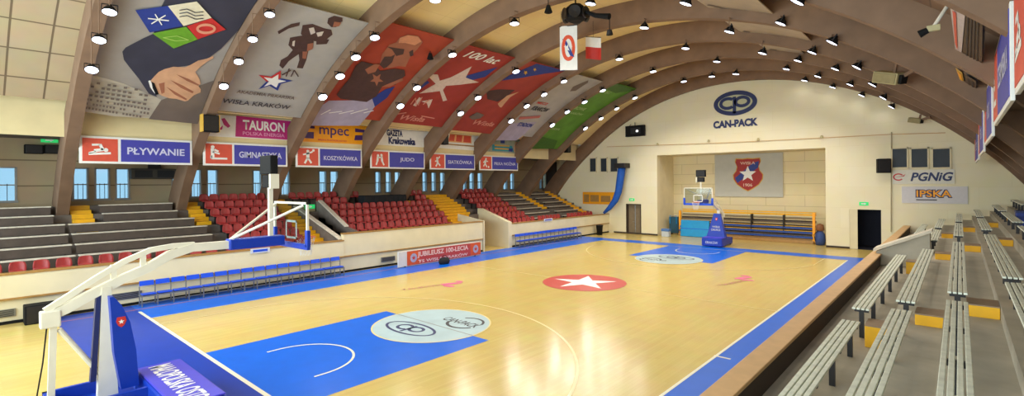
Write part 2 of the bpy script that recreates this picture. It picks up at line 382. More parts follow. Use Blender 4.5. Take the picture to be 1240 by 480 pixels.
struct(MB().box(OX0-.4, OX1+.4, YB, YB+.2, 0, OZ+.2), 'wall_recess_back', M['bay'], 'cream brick back wall of the recess', 'wall')
struct(MB().box(OX0-.3, OX0, YF+.45, YB, 0, OZ+.2), 'wall_recess_left', M['cream'], 'cream left side wall of the recess', 'wall')
struct(MB().box(OX1, OX1+.3, YF+.45, YB, 0, OZ+.2), 'wall_recess_right', M['cream'], 'cream right side wall of the recess', 'wall')
struct(MB().box(OX0-.3, OX1+.3, YF+.45, YB+.2, OZ, OZ+.2), 'ceiling_recess', M['cream'], 'cream soffit over the recess', 'ceiling')
struct(MB().box(-9.9, OX0, YF-.03, YF, 0, .12).box(OX1, 7.0, YF-.03, YF, 0, .12).box(8.62, 9.4, YF-.03, YF, 0, .12), 'baseboard_far', M['darkwall'], 'dark skirting along the foot of the end wall', 'skirting')
# doors
def door_left():
    d = thing('door_1', 'brown panelled door in the end wall left of the recess', 'door', (0, 0, 0)); d['kind'] = 'structure'
    MB().box(-8.65, -8.07, YF+.28, YF+.34, .02, 2.42).box(-8.03, -7.45, YF+.28, YF+.34, .02, 2.42).build('door_leaf', M['doorgrey'], d)
    MB().box(-8.75, -8.65, YF+.02, YF+.4, 0, 2.5).box(-7.45, -7.35, YF+.02, YF+.4, 0, 2.5).box(-8.75, -7.35, YF+.02, YF+.4, 2.42, 2.5).build('door_frame', M['darkwall'], d)
    MB().tube([(-8.12, YF+.27, 1.0), (-8.12, YF+.2, 1.0), (-8.25, YF+.2, 1.0)], .015).build('door_handle', M['grey'], d)
door_left()
p = thing('door_2', 'open dark doorway in the end wall right of the recess', 'door'); p['kind'] = 'structure'
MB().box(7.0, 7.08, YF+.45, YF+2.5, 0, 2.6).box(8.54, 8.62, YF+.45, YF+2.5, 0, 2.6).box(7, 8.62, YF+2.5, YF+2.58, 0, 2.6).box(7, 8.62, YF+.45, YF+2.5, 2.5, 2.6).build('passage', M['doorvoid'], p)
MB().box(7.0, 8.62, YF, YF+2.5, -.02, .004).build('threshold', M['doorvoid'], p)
MB().box(7.0, 7.42, YF+.02, YF+.06, 0, 2.5).build('door_leaf', M['cream'], p)
for i, (u, v, y, lab) in enumerate([(765, 242, YF-.03, 'small green exit sign above the brown door left of the recess'), (1046, 247, YF-.03, 'small green exit sign above the dark doorway right of the recess')]):
    q = at(u, v, 'y', y); t = thing('exit_sign', lab, 'sign', q)
    MB().box(-.24, .24, 0, .03, -.11, .11, .01).build('sign_case', M['exit'], t)
    flat_polys([[(-.14, -.03), (.02, -.03), (.02, -.07), (.14, 0), (.02, .07), (.02, .03), (-.14, .03)]], lambda a, b: Vector((a, -.004, b)), 'arrow', M['white'], t)
# windows in the end wall
def wall_window(u0, v0, u1, v1, lab, n, m, frame):
    a = at(u0, v1, 'y', YF); b = at(u1, v0, 'y', YF); t = thing('window_%d' % n, lab, 'window'); t['kind'] = 'structure'
    MB().box(a.x, b.x, YF-.04, YF-.012, a.z, b.z).build('pane', m, t); f = .07
    mb = MB().box(a.x-f, a.x, YF-.09, YF, a.z-f, b.z+f).box(b.x, b.x+f, YF-.09, YF, a.z-f, b.z+f).box(a.x-f, b.x+f, YF-.09, YF, b.z, b.z+f).box(a.x-f, b.x+f, YF-.12, YF, a.z-f, a.z)
    mb.build('window_frame', frame, t)
for k, (u0, u1) in enumerate(((1081, 1098), (1104, 1123), (1130, 1150))):
    wall_window(u0, 180, u1, 203, ['dark interior window above the blue-lettered sign, left of three', 'dark interior window above the blue-lettered sign, middle of three', 'dark interior window above the blue-lettered sign, right of three'][k], k+1, M['darkglass'], M['cream'])
for k, (u0, u1) in enumerate(((715, 722), (728, 735), (740, 748))):
    wall_window(u0, 192, u1, 208, ['small dark window left of the blue fabric roll, outermost', 'small dark window left of the blue fabric roll, middle', 'small dark window directly above the blue fabric roll'][k], k+4, M['darkglass'], M['cream'])
# wall logo
lg = thing('wall_emblem', 'navy oval emblem with lettering high on the end wall', 'logo')
def FY(y): return lambda a, b: Vector((a, y, b))
c = at(890, 125, 'y', YF); e1 = at(917, 125, 'y', YF); ax_ = (e1.x-c.x); bz = (at(890, 110, 'y', YF).z-at(890, 140, 'y', YF).z)/2
def wallthick(polys, y, d, name, m, par):
    mb = MB()
    for q in polys: mb.prism(q, 'y', y-d, y)
    return mb.build(name, m, par)
wallthick(ring_polys(c.x, c.z, ax_, bz, .3, 48), YF, .05, 'oval_ring', M['navyink'], lg)
wallthick(ring_polys(c.x-.5, c.z+.02, .6, .46, .22, 24, .8, 2*pi-.8)+ring_polys(c.x+.5, c.z+.06, .56, .42, .22, 24)+[rect(c.x-.14, c.x+.08, c.z-.74, c.z+.46)], YF, .05, 'monogram', M['navyink'], lg)
wallthick([ell(c.x, c.z, ax_-.22, bz-.22, 40)], YF, .015, 'oval_field', mat('emblem_field', (196, 196, 160), .6, .04), lg)
c2 = at(890, 149.5, 'y', YF-.03); text_flat('CAN-PACK', 'lettering', M['navyink'], lg, c2, (1, 0, 0), (0, 0, 1), w=(at(917, 149, 'y', YF).x-at(863, 149, 'y', YF).x), h=.56, bold=.055)
# signs on end wall right
def panel(u0, v0, u1, v1, name, m, lab, cat, d=.04):
    a = at(u0, v1, 'y', YF); b = at(u1, v0, 'y', YF); t = thing(name, lab, cat, ((a.x+b.x)/2, YF-d/2, a.z)); w_, h_ = b.x-a.x, b.z-a.z
    MB().box(-w_/2, w_/2, -d/2, d/2, 0, h_, .006).build('board', m, t); return t, w_, h_
t, w_, h_ = panel(1081, 205, 1156, 223, 'sponsor_sign', mat('pale_sign', (224, 220, 205), .6, .03), 'cream sponsor sign with navy italic lettering under the three dark windows', 'sign')
text_flat('PGNiG', 'lettering', M['navyink'], t, (w_*.14, -.03, h_*.5), (1, 0, 0), (0, 0, 1), w=w_*.68, h=h_*.62, bold=.03, shear=.25)
flat_polys(ring_polys(-w_*.4, h_*.5, .26, .22, .07, 20, .6, 5.6)+[[(-w_*.4-.2, h_*.48), (-w_*.4+.26, h_*.54), (-w_*.4+.34, h_*.72), (-w_*.4+.2, h_*.58)]], FY(-.03), 'flame_mark', M['red'], t)
t, w_, h_ = panel(1092, 226, 1172, 246, 'sponsor_sign', mat('pale_lilac_sign', (212, 208, 210), .6, .03), 'pale sponsor sign with orange lettering, lower on the wall right of doorway', 'sign')
text_flat('IPSKA', 'lettering_shadow', M['navyink'], t, (0, -.028, h_*.58), (1, 0, 0), (0, 0, 1), w=w_*.56, h=h_*.5, bold=.09)
text_flat('IPSKA', 'lettering', M['orange'], t, (0, -.036, h_*.58), (1, 0, 0), (0, 0, 1), w=w_*.53, h=h_*.4, bold=.02)
flat_polys([rect(-w_*.27, w_*.05, h_*.18, h_*.24)], FY(-.03), 'underline', M['darkink'], t)
t, w_, h_ = panel(706, 233, 746, 247, 'sponsor_sign', M['orange'], 'orange sponsor board low on the end wall behind the blue fabric roll', 'sign')
flat_polys([rect(-w_*.46, -w_*.3, h_*.15, h_*.8), rect(-w_*.26, w_*.0, h_*.2, h_*.75), rect(w_*.06, w_*.34, h_*.2, h_*.7)], FY(-.03), 'print', M['wooddark'], t)
# loudspeakers, monitor on end wall
def box_speaker(loc, w_, d_, h_, lab, rot=0, name='loudspeaker', tilt=0, m=None, group=None):
    t = thing(name, lab, 'loudspeaker', loc, rot, group); 
    MB().box(-w_/2, w_/2, -d_/2, d_/2, -h_/2, h_/2, min(w_, h_)*.05).build('cabinet', m or M['black'], t)
    MB().box(-w_*.43, w_*.43, -d_/2-.02, -d_/2, -h_*.44, h_*.44, .01).build('grille', M['metal'], t)
    MB().box(-.04, .04, d_/2, d_/2+.12, -.05, .05).build('bracket', M['metal'], t)
    if tilt: t.rotation_euler = (tilt, 0, rot)
    return t
q = at(1070, 201, 'y', YF-.42); box_speaker(q, .66, .4, .86, 'black square loudspeaker on the end wall left of three dark windows', .35)
q = at(769, 158, 'y', YF-.3); t = thing('scoreboard', 'small dark scoreboard box high on the end wall left of the recess', 'scoreboard', q)
MB().box(-.85, .85, -.1, .15, -.5, .4, .03).build('case', M['black'], t); MB().box(-.35, .55, -.13, -.1, -.3, .2).build('display', M['screen'], t)
flat_polys([ell(.25, -.08, .12, .1, 16)], FY(-.14), 'lit_digit', mat('lit_digit', (240, 240, 235), .4, .02, emit=((240, 245, 250), 1.0)), t)
MB().tube([(0, .0, .4), (0, .0, .65)], .03).tube([(-.5, 0, .4), (-.5, .24, .55)], .02).build('bracket', M['metal'], t)
# pipe runs
a = at(700, 176, 'y', YF-.06); b = at(1190, 165, 'y', YF-.06)
tag(MB().tube([at(735, 178, 'y', YF-.06), at(880, 173, 'y', YF-.06), at(920, 171, 'y', YF-.06), at(1076, 163, 'y', YF-.06), at(1145, 161, 'y', YF-.06)], .022, 6).build('wall_cable', M['rail']), 'thin cable running across the end wall above the recess', 'cable')
tag(MB().tube([at(1079.5, 160, 'y', YF-.06), at(1079, 281, 'y', YF-.06)], .03, 8).build('drain_pipe', mat('painted_pipe', (172, 160, 130), .6, .05)), 'vertical pipe on the end wall right of the dark doorway', 'pipe')
for u, v, lab in ((796, 175, 'small wall lamp above the left edge of the recess'), (858, 171, 'small wall lamp left of centre above the recess'), (918, 169, 'small wall lamp right of centre above the recess'), (995, 166, 'small wall lamp above the right edge of the recess')):
    t = thing('wall_spotlight', lab, 'lamp', at(u, v, 'y', YF-.12)); MB().lathe([(0, .1), (.06, .1), (.1, -.08), (0, -.06)], 12).build('lamp_head', M['beige'], t); MB().box(-.03, .03, 0, .12, .0, .06).build('bracket', M['metal'], t)
# blue rolled fabric hanging on the left
P0 = [at(753, 203, 'y', YF-.5), at(751, 218, 'y', YF-.6), at(749, 232, 'y', YF-.7), at(745, 243, 'y', YF-.85), at(738, 252, 'y', YF-1.0), at(731, 258.5, 'y', YF-1.15)]
t = thing('fabric_roll', 'long blue fabric tube hanging curved on the end wall beside the stand', 'fabric roll')
MB().tube(P0, [.32, .31, .29, .26, .2, .1], 14).build('sleeve', M['bluecloth'], t, smooth=True)
MB().box(P0[0].x-.5, P0[0].x+.5, YF-.9, YF-.01, P0[0].z-.05, P0[0].z+.35, .03).build('bracket', M['metal'], t)

# ---- recess contents
t = thing('crest_banner', 'large light grey banner with a red shield crest in the recess', 'banner')
a = at(866, 238, 'y', YB-.05); b = at(948, 184, 'y', YB-.05)
BX0, BX1, BZ0, BZ1 = a.x, b.x, a.z, OZ-.03
MB().box(BX0, BX1, YB-.08, YB-.05, BZ0, BZ1).build('cloth', M['bannergrey'], t)
cx = at(905.5, 208, 'y', YB-.08).x; zt = at(905, 192.5, 'y', YB-.08).z; zb = at(905, 231, 'y', YB-.08).z; hh = zt-zb
sh = [(-.46, 1), (-.2, .985), (0, 1.0), (.2, .985), (.46, 1), (.5, .9), (.42, .75), (.46, .62), (.58, .5), (.56, .36), (.42, .2), (.2, .08), (0, 0), (-.2, .08), (-.42, .2), (-.56, .36), (-.58, .5), (-.46, .62), (-.42, .75), (-.5, .9)]
SW = hh*.74
def S(k=1, o=0): return [(cx+x*SW*k, zb+hh*(.5+(z-.5)*k)) for x, z in sh]
flat_polys([S(1.06)], FY(YB-.085), 'crest_border', M['gold'], t); flat_polys([S(1)], FY(YB-.09), 'crest_shield', M['crestred'], t)
flat_polys([[(cx-.52*SW, zb+.4*hh), (cx-.42*SW, zb+.24*hh), (cx+.42*SW, zb+.72*hh), (cx+.44*SW, zb+.92*hh), (cx+.2*SW, zb+.86*hh)]], FY(YB-.094), 'crest_sash', M['bluep'], t)
flat_polys([star(cx, zb+.52*hh, hh*.26)], FY(YB-.1), 'crest_star', M['white'], t)
text_flat('WISŁA', 'crest_lettering', mat('crest_pale', (224, 186, 166), .6, .05), t, (cx, YB-.1, zb+.865*hh), (1, 0, 0), (0, 0, 1), w=.6*SW, h=.09*hh, bold=.02); text_flat('1906', 'crest_year', MC['crest_pale'], t, (cx, YB-.1, zb+.175*hh), (1, 0, 0), (0, 0, 1), w=.36*SW, h=.1*hh, bold=.02)
# retractable bleacher
t = thing('retractable_bleacher', 'folded yellow and blue retractable bleacher standing in the recess', 'bleacher')
bx0, bx1 = at(826, 270, 'y', 35.4).x, at(988, 270, 'y', 35.4).x
zz = [.42, .72, 1.02, 1.32, 1.62]
for k, z in enumerate(zz):
    y0 = 34.75+k*.16
    MB().box(bx0, bx1, y0, y0+.14, z-.24, z-.1).build('riser_board', M['wooddark'] if k in (0,) else M['darkwall'], t)
    MB().box(bx0+.05, bx1-.05, y0-.1, y0+.14, z-.06 if k < 3 else z, z+.06, .01).build('seat_plank', mat('bleacher_blue', (30, 70, 150), .5, .06) if k < 3 else mat('bleacher_olive', (120, 100, 60), .5, .1), t)
    MB().box(bx0+.02, bx1-.02, y0+.1, y0+.16, z+.08, z+.12).build('tread_edge', M['yellow'] if k in (1, 2) else M['darkconc'], t)
MB().box(bx0, bx1, 35.5, 35.56, 1.86, 1.98).box(bx0, bx1, 35.5, 35.56, 2.04, 2.12).build('top_rail', M['yellow'], t)
MB().box(bx1-.08, bx1+.08, 34.7, 34.85, .1, 2.1).build('end_post', M['orange'], t); MB().box(bx0-.06, bx0+.1, 34.9, 35.05, .1, 2.0).build('end_post', M['orange'], t)
for u in (868, 909, 948): 
    x = at(u, 270, 'y', 34.9).x; MB().box(x-.025, x+.025, 34.95, 35.5, .02, 1.9).build('frame_post', M['metal'], t)
MB().box(bx0, bx1, 34.6, 35.2, 0, .2, .02).build('base', M['wooddark'], t)
# mats etc
a = at(823.5, 287, 'y', 34.2); b = at(857.5, 267.5, 'y', 34.2)
t = thing('gym_mat', 'sky blue padded gym mat leaning in the recess behind far hoop', 'mat', ((a.x+b.x)/2, 34.35, 0.0)); t.rotation_euler = (-.12, 0, 0)
MB().box(-(b.x-a.x)/2, (b.x-a.x)/2, -.1, .1, 0, 1.28, .03).build('pad', M['skyblue'], t); MB().box(-(b.x-a.x)/2-.005, (b.x-a.x)/2+.005, -.105, .105, .6, .64).build('seam', M['benchblue'], t)
a = at(812, 287, 'y', 35.2); b = at(823, 266, 'y', 35.2)
t = thing('equipment_trolley', 'dark teal padded trolley in left corner of the recess', 'trolley', ((a.x+b.x)/2, 35.2, 0)); w_ = b.x-a.x
MB().box(-w_/2, w_/2, -.3, .3, .12, 1.45, .05).build('cover', mat('teal_cover', (28, 74, 96), .6, .1), t); MB().tube([(-w_*.35, -.35, .9), (-w_*.35, -.35, 1.55), (w_*.35, -.35, 1.55), (w_*.35, -.35, .9)], .03, 8).build('handle', M['skyblue'], t)
for x in (-w_*.35, w_*.35): MB().lathe([(0, -.03), (.07, -.03), (.07, .03), (0, .03)], 12).build('wheel', M['black'], t).matrix_local = Matrix.Translation((x, 0, .07)) @ Matrix.Rotation(pi/2, 4, 'Y')
q = at(803, 287, 'z', 0); t = thing('storage_crate', 'small pale crate with blue lid at foot of the recess left jamb', 'crate', (q.x+.1, 33.25, 0))
MB().box(-.3, .3, -.2, .2, 0, .42, .02).build('body', mat('pale_crate', (190, 196, 200), .5, .05), t); MB().box(-.32, .32, -.22, .22, .42, .62, .03).build('lid', mat('blue_lid', (80, 120, 180), .5, .05), t)
q = at(994, 292, 'y', 34.6); t = thing('kit_bag', 'stuffed blue and brown kit bag at right end of the bleacher', 'bag', (q.x, 34.4, 0))
bm_ = MB().lathe([(0, 0), (.26, .02), (.32, .35), (.28, .75), (.14, .95), (0, 1.0)], 16); bm_.build('sack', mat('bag_blue', (50, 74, 130), .7, .15), t, smooth=True); MB().lathe([(.1, .92), (.24, 1.0), (.22, 1.35), (0, 1.45)], 16).build('bundle', mat('bag_brown', (130, 84, 50), .7, .15), t, smooth=True)
MB().tube([(-.25, -.2, .3), (-.3, -.32, .7), (-.1, -.2, .98)], .025, 6).build('strap', M['black'], t)

# ------------------------------------------------------------------ left stand
def fz(k): return 1.12+.34*k            # terrace level k
def tx(k): return -10.65-.8*k if k == 0 else -11.6-.8*(k-1)   # front edge of terrace k
TOPK = 7
def terrace_profile(k0, base=0.0):
    pts = [(tx(k0), base)]
    for k in range(k0, TOPK+1):
        pts.append((tx(k), fz(k))); pts.append((tx(k+1) if k < TOPK else -17.6, fz(k)))
    pts.append((-17.6, base)); return pts
VY0, VY1 = 8.5, 9.5     # exit stair opening
TY0, TY1 = 18.3, 20.6   # floor-level tunnel
mb = MB()
mb.prism(terrace_profile(0), 'y', -9.2, VY0); mb.prism(terrace_profile(5), 'y', VY0, VY1); mb.prism([(-10.65, 0), (-10.65, 1.1), (-14.8, 1.1), (-14.8, 0)], 'y', VY0, VY1)
mb.prism(terrace_profile(0), 'y', VY1, TY0-.03); mb.prism(terrace_profile(3), 'y', TY0-.03, TY1+.01); mb.prism(terrace_profile(0), 'y', TY1+.01, 33.5)
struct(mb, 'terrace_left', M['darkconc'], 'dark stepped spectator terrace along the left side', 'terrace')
def parapet(y0, y1, ztop, x, lab, ends=True):
    t = thing('parapet_wall', lab, 'parapet'); t['kind'] = 'structure'
    MB().box(x-.22, x, y0, y1, .83, ztop-.06).build('upper_panel', M['cream'], t)
    MB().box(x-.22, x-.06, y0, y1, .1, .77).build('lower_panel', M['cream'], t)
    MB().box(x-.24, x+.03, y0, y1, .77, .83).build('ledge', M['wooddark'], t)
    MB().box(x-.27, x+.03, y0, y1, ztop-.06, ztop).build('coping', M['wooddark'], t)
    MB().box(x-.22, x-.03, y0, y1, 0, .1).build('skirting', M['black'], t)
parapet(-9.2, 8.5, 1.62, -10.33, 'cream parapet wall below the red front row at left')
parapet(8.5, 18.15, 1.94, -10.38, 'cream parapet wall in the middle, behind the red board')
parapet(TY1+.3, 33.48, 1.62, -10.36, 'cream parapet wall at the far end of the left stand')
# tunnel walls
def slope_wall(name, y0, y1, prof, m, lab): return struct(MB().prism(prof, 'y', y0, y1), name, m, lab, 'wall')
slope_wall('wall_tunnel_far', TY1-.05, TY1+.3, [(-10.36, 0), (-10.36, 1.7), (-13.1, 2.55), (-13.3, 2.55), (-13.3, 0)], M['cream'], 'cream sloping side wall of the floor level tunnel in the left stand')
slope_wall('wall_tunnel_near', TY0-.09, TY0-.0, [(-10.36, 0), (-10.36, 1.94), (-12.8, 2.3), (-12.8, 0)], M['cream'], 'cream near side wall of the floor level tunnel')
slope_wall('wall_stair_near', VY0-.16, VY0, [(-10.5, 1.0), (-10.5, 1.64), (-11.0, 1.72), (-15.2, 3.12), (-15.4, 3.12), (-15.4, 1.0)], M['darkconc'], 'brown sloping parapet on the near side of the exit stair in the red seats')
q = at(386, 244, 'y', VY1); q2 = at(418, 275, 'y', VY1)
slope_wall('wall_stair_far', VY1, VY1+.16, [(-10.7, 1.0), (-10.7, 1.9), (q2.x, q2.z), (q.x, q.z), (q.x-.3, q.z), (q.x-.3, 1.0)], M['darkconc'], 'brown sloping parapet on the far side of the exit stair in the red seats')
struct(MB().box(-15.4, -15.2, VY0, VY1, 1.0, 3.1), 'wall_stair_end', M['gallery'], 'brown end wall of the exit stair carrying a green sign', 'wall')
MBc = MB().prism([(VY0-.22, 0), (VY0+.06, 0), (VY0+.06, .07), (VY0-.22, .07)], 'x', 0, .01)
def coping_strip(p0, p1, y0, y1, lab, m):
    a, b = p0, p1; return struct(MB().prism([(a[0], a[1]), (b[0], b[1]), (b[0], b[1]+.06), (a[0], a[1]+.06)], 'y', y0, y1), 'trim_coping', m, lab, 'trim')
coping_strip((-10.48, 1.64), (-15.3, 3.13), VY0-.2, VY0+.04, 'worn tan coping on the near exit stair parapet', M['plank'])
coping_strip((q2.x, q2.z), (q.x, q.z), VY1-.04, VY1+.2, 'worn tan coping on the far exit stair parapet', M['plank'])
t = thing('exit_sign', 'small green exit sign on the exit stair end wall among red seats', 'sign', at(375, 250.5, 'x', -15.17))
MB().box(0, .03, -.3, .3, -.12, .12, .01).build('sign_case', M['exit'], t); flat_polys([[(-.14, -.03), (.02, -.03), (.02, -.07), (.14, 0), (.02, .07), (.02, .03), (-.14, .03)]], lambda a, b: Vector((.034, a, b)), 'arrow', M['white'], t)

tag(MB().box(-17.0, -15.9, 33.38, 33.48, 3.5, 6.25).box(-17.1, -17.0, 33.34, 33.48, 3.5, 6.25).build('gallery_dark_panel', mat('dark_panel', (52, 48, 46), .7, .1)), 'tall dark panel at the far end of the left gallery', 'door')  # flat dark panel set against the end wall
# gallery: back wall with windows, soffit, fascia
XB = -17.4
WPX = [(-14, 20), (88, 107), (115, 133), (140, 157), (208, 213), (231, 244), (250.5, 264), (306, 317), (340, 351), (386, 395.5), (399.5, 409.5), (454, 461), (466.5, 473.5), (477.5, 484.5), (511, 517), (522, 528), (532.5, 538.5), (560, 565), (568, 574), (578, 584), (609, 614.5), (617.5, 622.5), (653, 656), (657.5, 660.5)]
wins = [(at(a, 225, 'x', XB).y, at(b, 225, 'x', XB).y) for a, b in WPX]
WZ0, WZ1 = 3.74, 5.2
mb = MB(); mb.box(XB-.25, XB, -9.2, 33.9, 0, WZ0); mb.box(XB-.25, XB, -9.2, 33.9, WZ1, 6.5)
prev = -9.2
for a, b in wins: mb.box(XB-.25, XB, prev, a, WZ0, WZ1); prev = b
mb.box(XB-.25, XB, prev, 33.9, WZ0, WZ1)
struct(mb, 'wall_left', M['gallery'], 'brown panelled back wall of the left gallery with narrow windows', 'wall')
for i, (a, b) in enumerate(wins):
    t = thing('window_%d' % (i+7), '%s narrow daylight window from the left in the gallery back wall' % (ORD+['twenty-first', 'twenty-second', 'twenty-third', 'twenty-fourth'])[i], 'window'); t['kind'] = 'structure'
    MB().box(XB-.14, XB-.12, a, b, WZ0, WZ1).build('pane', M['glass'], t)
    f = .05; mb = MB().box(XB-.2, XB+.02, a-.02, a+f, WZ0, WZ1).box(XB-.2, XB+.02, b-f, b+.02, WZ0, WZ1).box(XB-.2, XB+.02, a, b, WZ1-f, WZ1).box(XB-.2, XB+.06, a-.05, b+.05, WZ0-.04, WZ0+f)
    mb.box(XB-.16, XB-.1, a, b, 4.42, 4.47).build('window_frame', M['grey'], t)
    mb = MB()
    for k in (.33, .66): mb.tube([(XB-.05, a+(b-a)*k, WZ0), (XB-.05, a+(b-a)*k, WZ0+.75)], .012, 6)
    mb.build('bars', M['metal'], t)
XS = -13.5
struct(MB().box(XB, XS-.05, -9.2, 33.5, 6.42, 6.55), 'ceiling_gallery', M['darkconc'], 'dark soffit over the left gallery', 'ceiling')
allr = [-5.5]+RIBS
struct(MB().box(XS-.08, XS, -9.2, 33.5, 6.28, 7.74), 'trim_fascia_left', M['fascia'], 'cream fascia band between the arches above the left gallery', 'fascia')
struct(MB().box(XB, -12.8, -9.2, 33.5, 7.72, 7.86), 'ceiling_gallery_roof', M['darkconc'], 'hidden roof deck above the left gallery', 'ceiling')
FILL_WIN = [(-14.5+5.9*k, -14.5+5.9*k+5.0) for k in range(5)]  # windows made up behind the camera to carry frontal fill light
mb = MB().box(-17.6, 17.6, -9.5, -9.2, 0, 2.6).box(-17.6, 17.6, -9.5, -9.2, 8.6, 12.6); prev = -17.6
for a, b in FILL_WIN: mb.box(prev, a, -9.5, -9.2, 2.6, 8.6); prev = b
mb.box(prev, 17.6, -9.5, -9.2, 2.6, 8.6)
struct(mb, 'wall_near', M['cream'], 'cream unseen end wall with windows added for fill light', 'wall')
for i, (a, b) in enumerate(FILL_WIN):
    t = thing('window_%d' % (i+40), '%s tall window added for fill light in the wall behind the camera' % ORD[i], 'window'); t['kind'] = 'structure'
    MB().box(a, b, -9.38, -9.36, 2.6, 8.6).build('pane', M['glass'], t); mb = MB()
    for k in range(4): mb.box(a+(b-a)*k/3-.04, a+(b-a)*k/3+.04, -9.42, -9.3, 2.6, 8.6)
    for k in range(4): mb.box(a, b, -9.42, -9.3, 2.6+2*k-.04, 2.6+2*k+.04)
    mb.build('window_frame', M['grey'], t)
    L = bpy.data.lights.new('rear_fill', 'AREA'); L.shape = 'RECTANGLE'; L.size = b-a; L.size_y = 6; L.energy = REAR_FILL; L.color = (1.0, .97, .92)  # added area light, soft frontal fill through the made-up window
    lo = bpy.data.objects.new('rear_fill', L); C.objects.link(lo); lo.location = ((a+b)/2, -9.7, 5.6); lo.rotation_euler = (radians(90), 0, 0)

# yellow stairs
def stair(k0, k1, yr, lab, half=True):
    t = thing('stair_flight', lab, 'stairs'); ks = range(k0, k1+1)
    for k in ks:
        a, b = yr(k)
        x0 = tx(k)
        if half and k > 0: MB().box(x0+.02, x0+.4, a, b, fz(k-1), fz(k-1)+.17, .01).build('half_step', M['yellow'], t)
        MB().box(x0-.78, x0+.01, a, b, fz(k)+.001, fz(k)+.02).build('tread', M['yellow'], t)
        if k > 0: MB().box(x0, x0+.012, a, b, fz(k-1)+.17, fz(k)+.02).build('riser', M['yellow'], t)
stair(5, 7, lambda k: (-.95, -.25), 'short yellow steps at top of the grey benches, right of leftmost arch')
stair(5, 7, lambda k: (3.32, 3.95), 'short yellow steps between grey benches and the first red seats')
stair(1, 7, lambda k: (7.2 if k < 5 else 7.62, 8.32), 'long yellow stair seen through the near backboard')
stair(1, 7, lambda k: (17.0+.2*k, 18.2 if k < 3 else [19.6, 20.1, 20.36, 20.36, 20.36][k-3]), 'wide yellow stair in red seats just left of the cream tunnel')
stair(4, 7, lambda k: (24.2, 24.75), 'short yellow steps between red seats and far grey benches')
stair(4, 7, lambda k: (28.2, 28.95), 'short yellow steps in the middle of the far grey benches')
stair(1, 7, lambda k: (32.25, 33.07), 'long yellow stair against the far end wall')
t = thing('step_box', 'small yellow step box at the foot of red seats beside exit stair', 'step', (-11.2, 9.85, fz(0)))
MB().box(-.35, .3, -.2, .2, 0, .3, .01).build('box', M['yellow'], t); MB().box(-.36, .31, -.21, .21, .3, .33).build('tread', M['yellow'], t)
t = thing('step_box', 'small yellow step box under the arch beside black covered platform', 'step', (-15.15, 15.92, fz(5)))
MB().box(-.3, .3, -.3, .3, 0, .36, .01).build('box', M['yellow'], t); MB().box(-.31, .31, -.31, .31, .36, .39).build('tread', M['yellow'], t)

# red bucket seats
def seat_mesh():
    prof = [(.36, .375), (.33, .41), (.2, .4), (.05, .385), (-.04, .41), (-.075, .5), (-.095, .62), (-.115, .72), (-.12, .755)]
    wid = [.19, .205, .21, .21, .215, .22, .215, .185, .11]; cup = [0, .005, .02, .03, .035, .05, .05, .035, .02]; n = 9; vs = []
    for (x, z), w_, cu in zip(prof, wid, cup):
        for j in range(n):
            s = -1+2*j/(n-1); bend = s*s
            vs.append((x+(cu*bend*1.3 if z > .45 else 0), s*w_, z+(cu*bend*1.2 if z <= .45 else 0)))
    fs = [(i*n+j, i*n+j+1, (i+1)*n+j+1, (i+1)*n+j) for i in range(len(prof)-1) for j in range(n-1)]
    me = bpy.data.meshes.new('seat_shell'); me.from_pydata(vs, [], fs); bm = bmesh.new(); bm.from_mesh(me)
    bmesh.ops.recalc_face_normals(bm, faces=bm.faces[:]); bmesh.ops.solidify(bm, geom=bm.faces[:], thickness=.025); bmesh.ops.recalc_face_normals(bm, faces=bm.faces[:]); bm.to_mesh(me); bm.free()
    for p in me.polygons: p.use_smooth = True
    me.materials.append(M['seat']); return me
SM = seat_mesh()
SB = MB().box(-.03, .03, -.05, .05, 0, .38).box(-.1, .2, -.14, .14, .35, .385).build('bracket', M['metal']); BM_ = SB.data; bpy.data.objects.remove(SB)
seat0 = None
def place_seat(x, y, z, lab, group):
    global seat0
    if seat0 is None:
        seat0 = bpy.data.objects.new('stadium_seat', SM); C.objects.link(seat0); b = bpy.data.objects.new('bracket', BM_); C.objects.link(b); b.parent = seat0; o = seat0
        tag(o, lab, 'seat', group)
    else: o = dup(seat0, lab, group)
    o.location = (x, y, z); return o
ROWN = ['front row', 'second row', 'third row', 'fourth row', 'fifth row', 'sixth row', 'top row']
def sx(k): return tx(k)-.5 if k else -11.15
def seat_row(k, y0, y1, where, start, skip=(), rowname=None, pitch=.5, n0=0):
    n = int((y1-y0)/pitch+1e-6)+1
    for j in range(n):
        y = y0+j*pitch
        if any(a < y < b for a, b in skip): continue
        place_seat(sx(k), y, fz(k), 'red bucket seat, %s, %s from %s, %s' % (rowname or ROWN[k], ORD[j+n0], start, where), 'red bucket seats in the left stand')
seat_row(0, -4.6, 3.0, 'below grey benches', 'left end', pitch=.58, rowname='front row')
seat_row(0, 3.7, 6.9, 'left of the backboard stair', 'left')
for k in range(1, 7): seat_row(k, 4.15, 6.95, 'left of the backboard stair', 'left', pitch=.46)
seat_row(0, 10.3, 16.6, 'red block above the red board', 'left')
for k in range(1, 5): seat_row(k, [0, 10.0, 9.95, 9.9, 9.85][k], 16.6+.2*k, 'red block above the red board', 'left')
seat_row(5, 9.85, 17.6, 'red block above the red board', 'left', skip=((11.35, 11.95), (12.2, 16.36)))
seat_row(6, 8.62, 17.9, 'red block above the red board', 'left', skip=((11.3, 12.0), (12.8, 16.4)))
for k in range(0, 7): seat_row(k, 21.1, 24.1 if k >= 4 else 24.4, 'block right of the cream tunnel', 'left', skip=((20.3, 20.95),) if k >= 5 else ())
seat_row(0, 24.9, 27.7, 'below far grey benches', 'left', pitch=.47); seat_row(0, 28.6, 32.0, 'below far grey benches', 'small gap', pitch=.47)

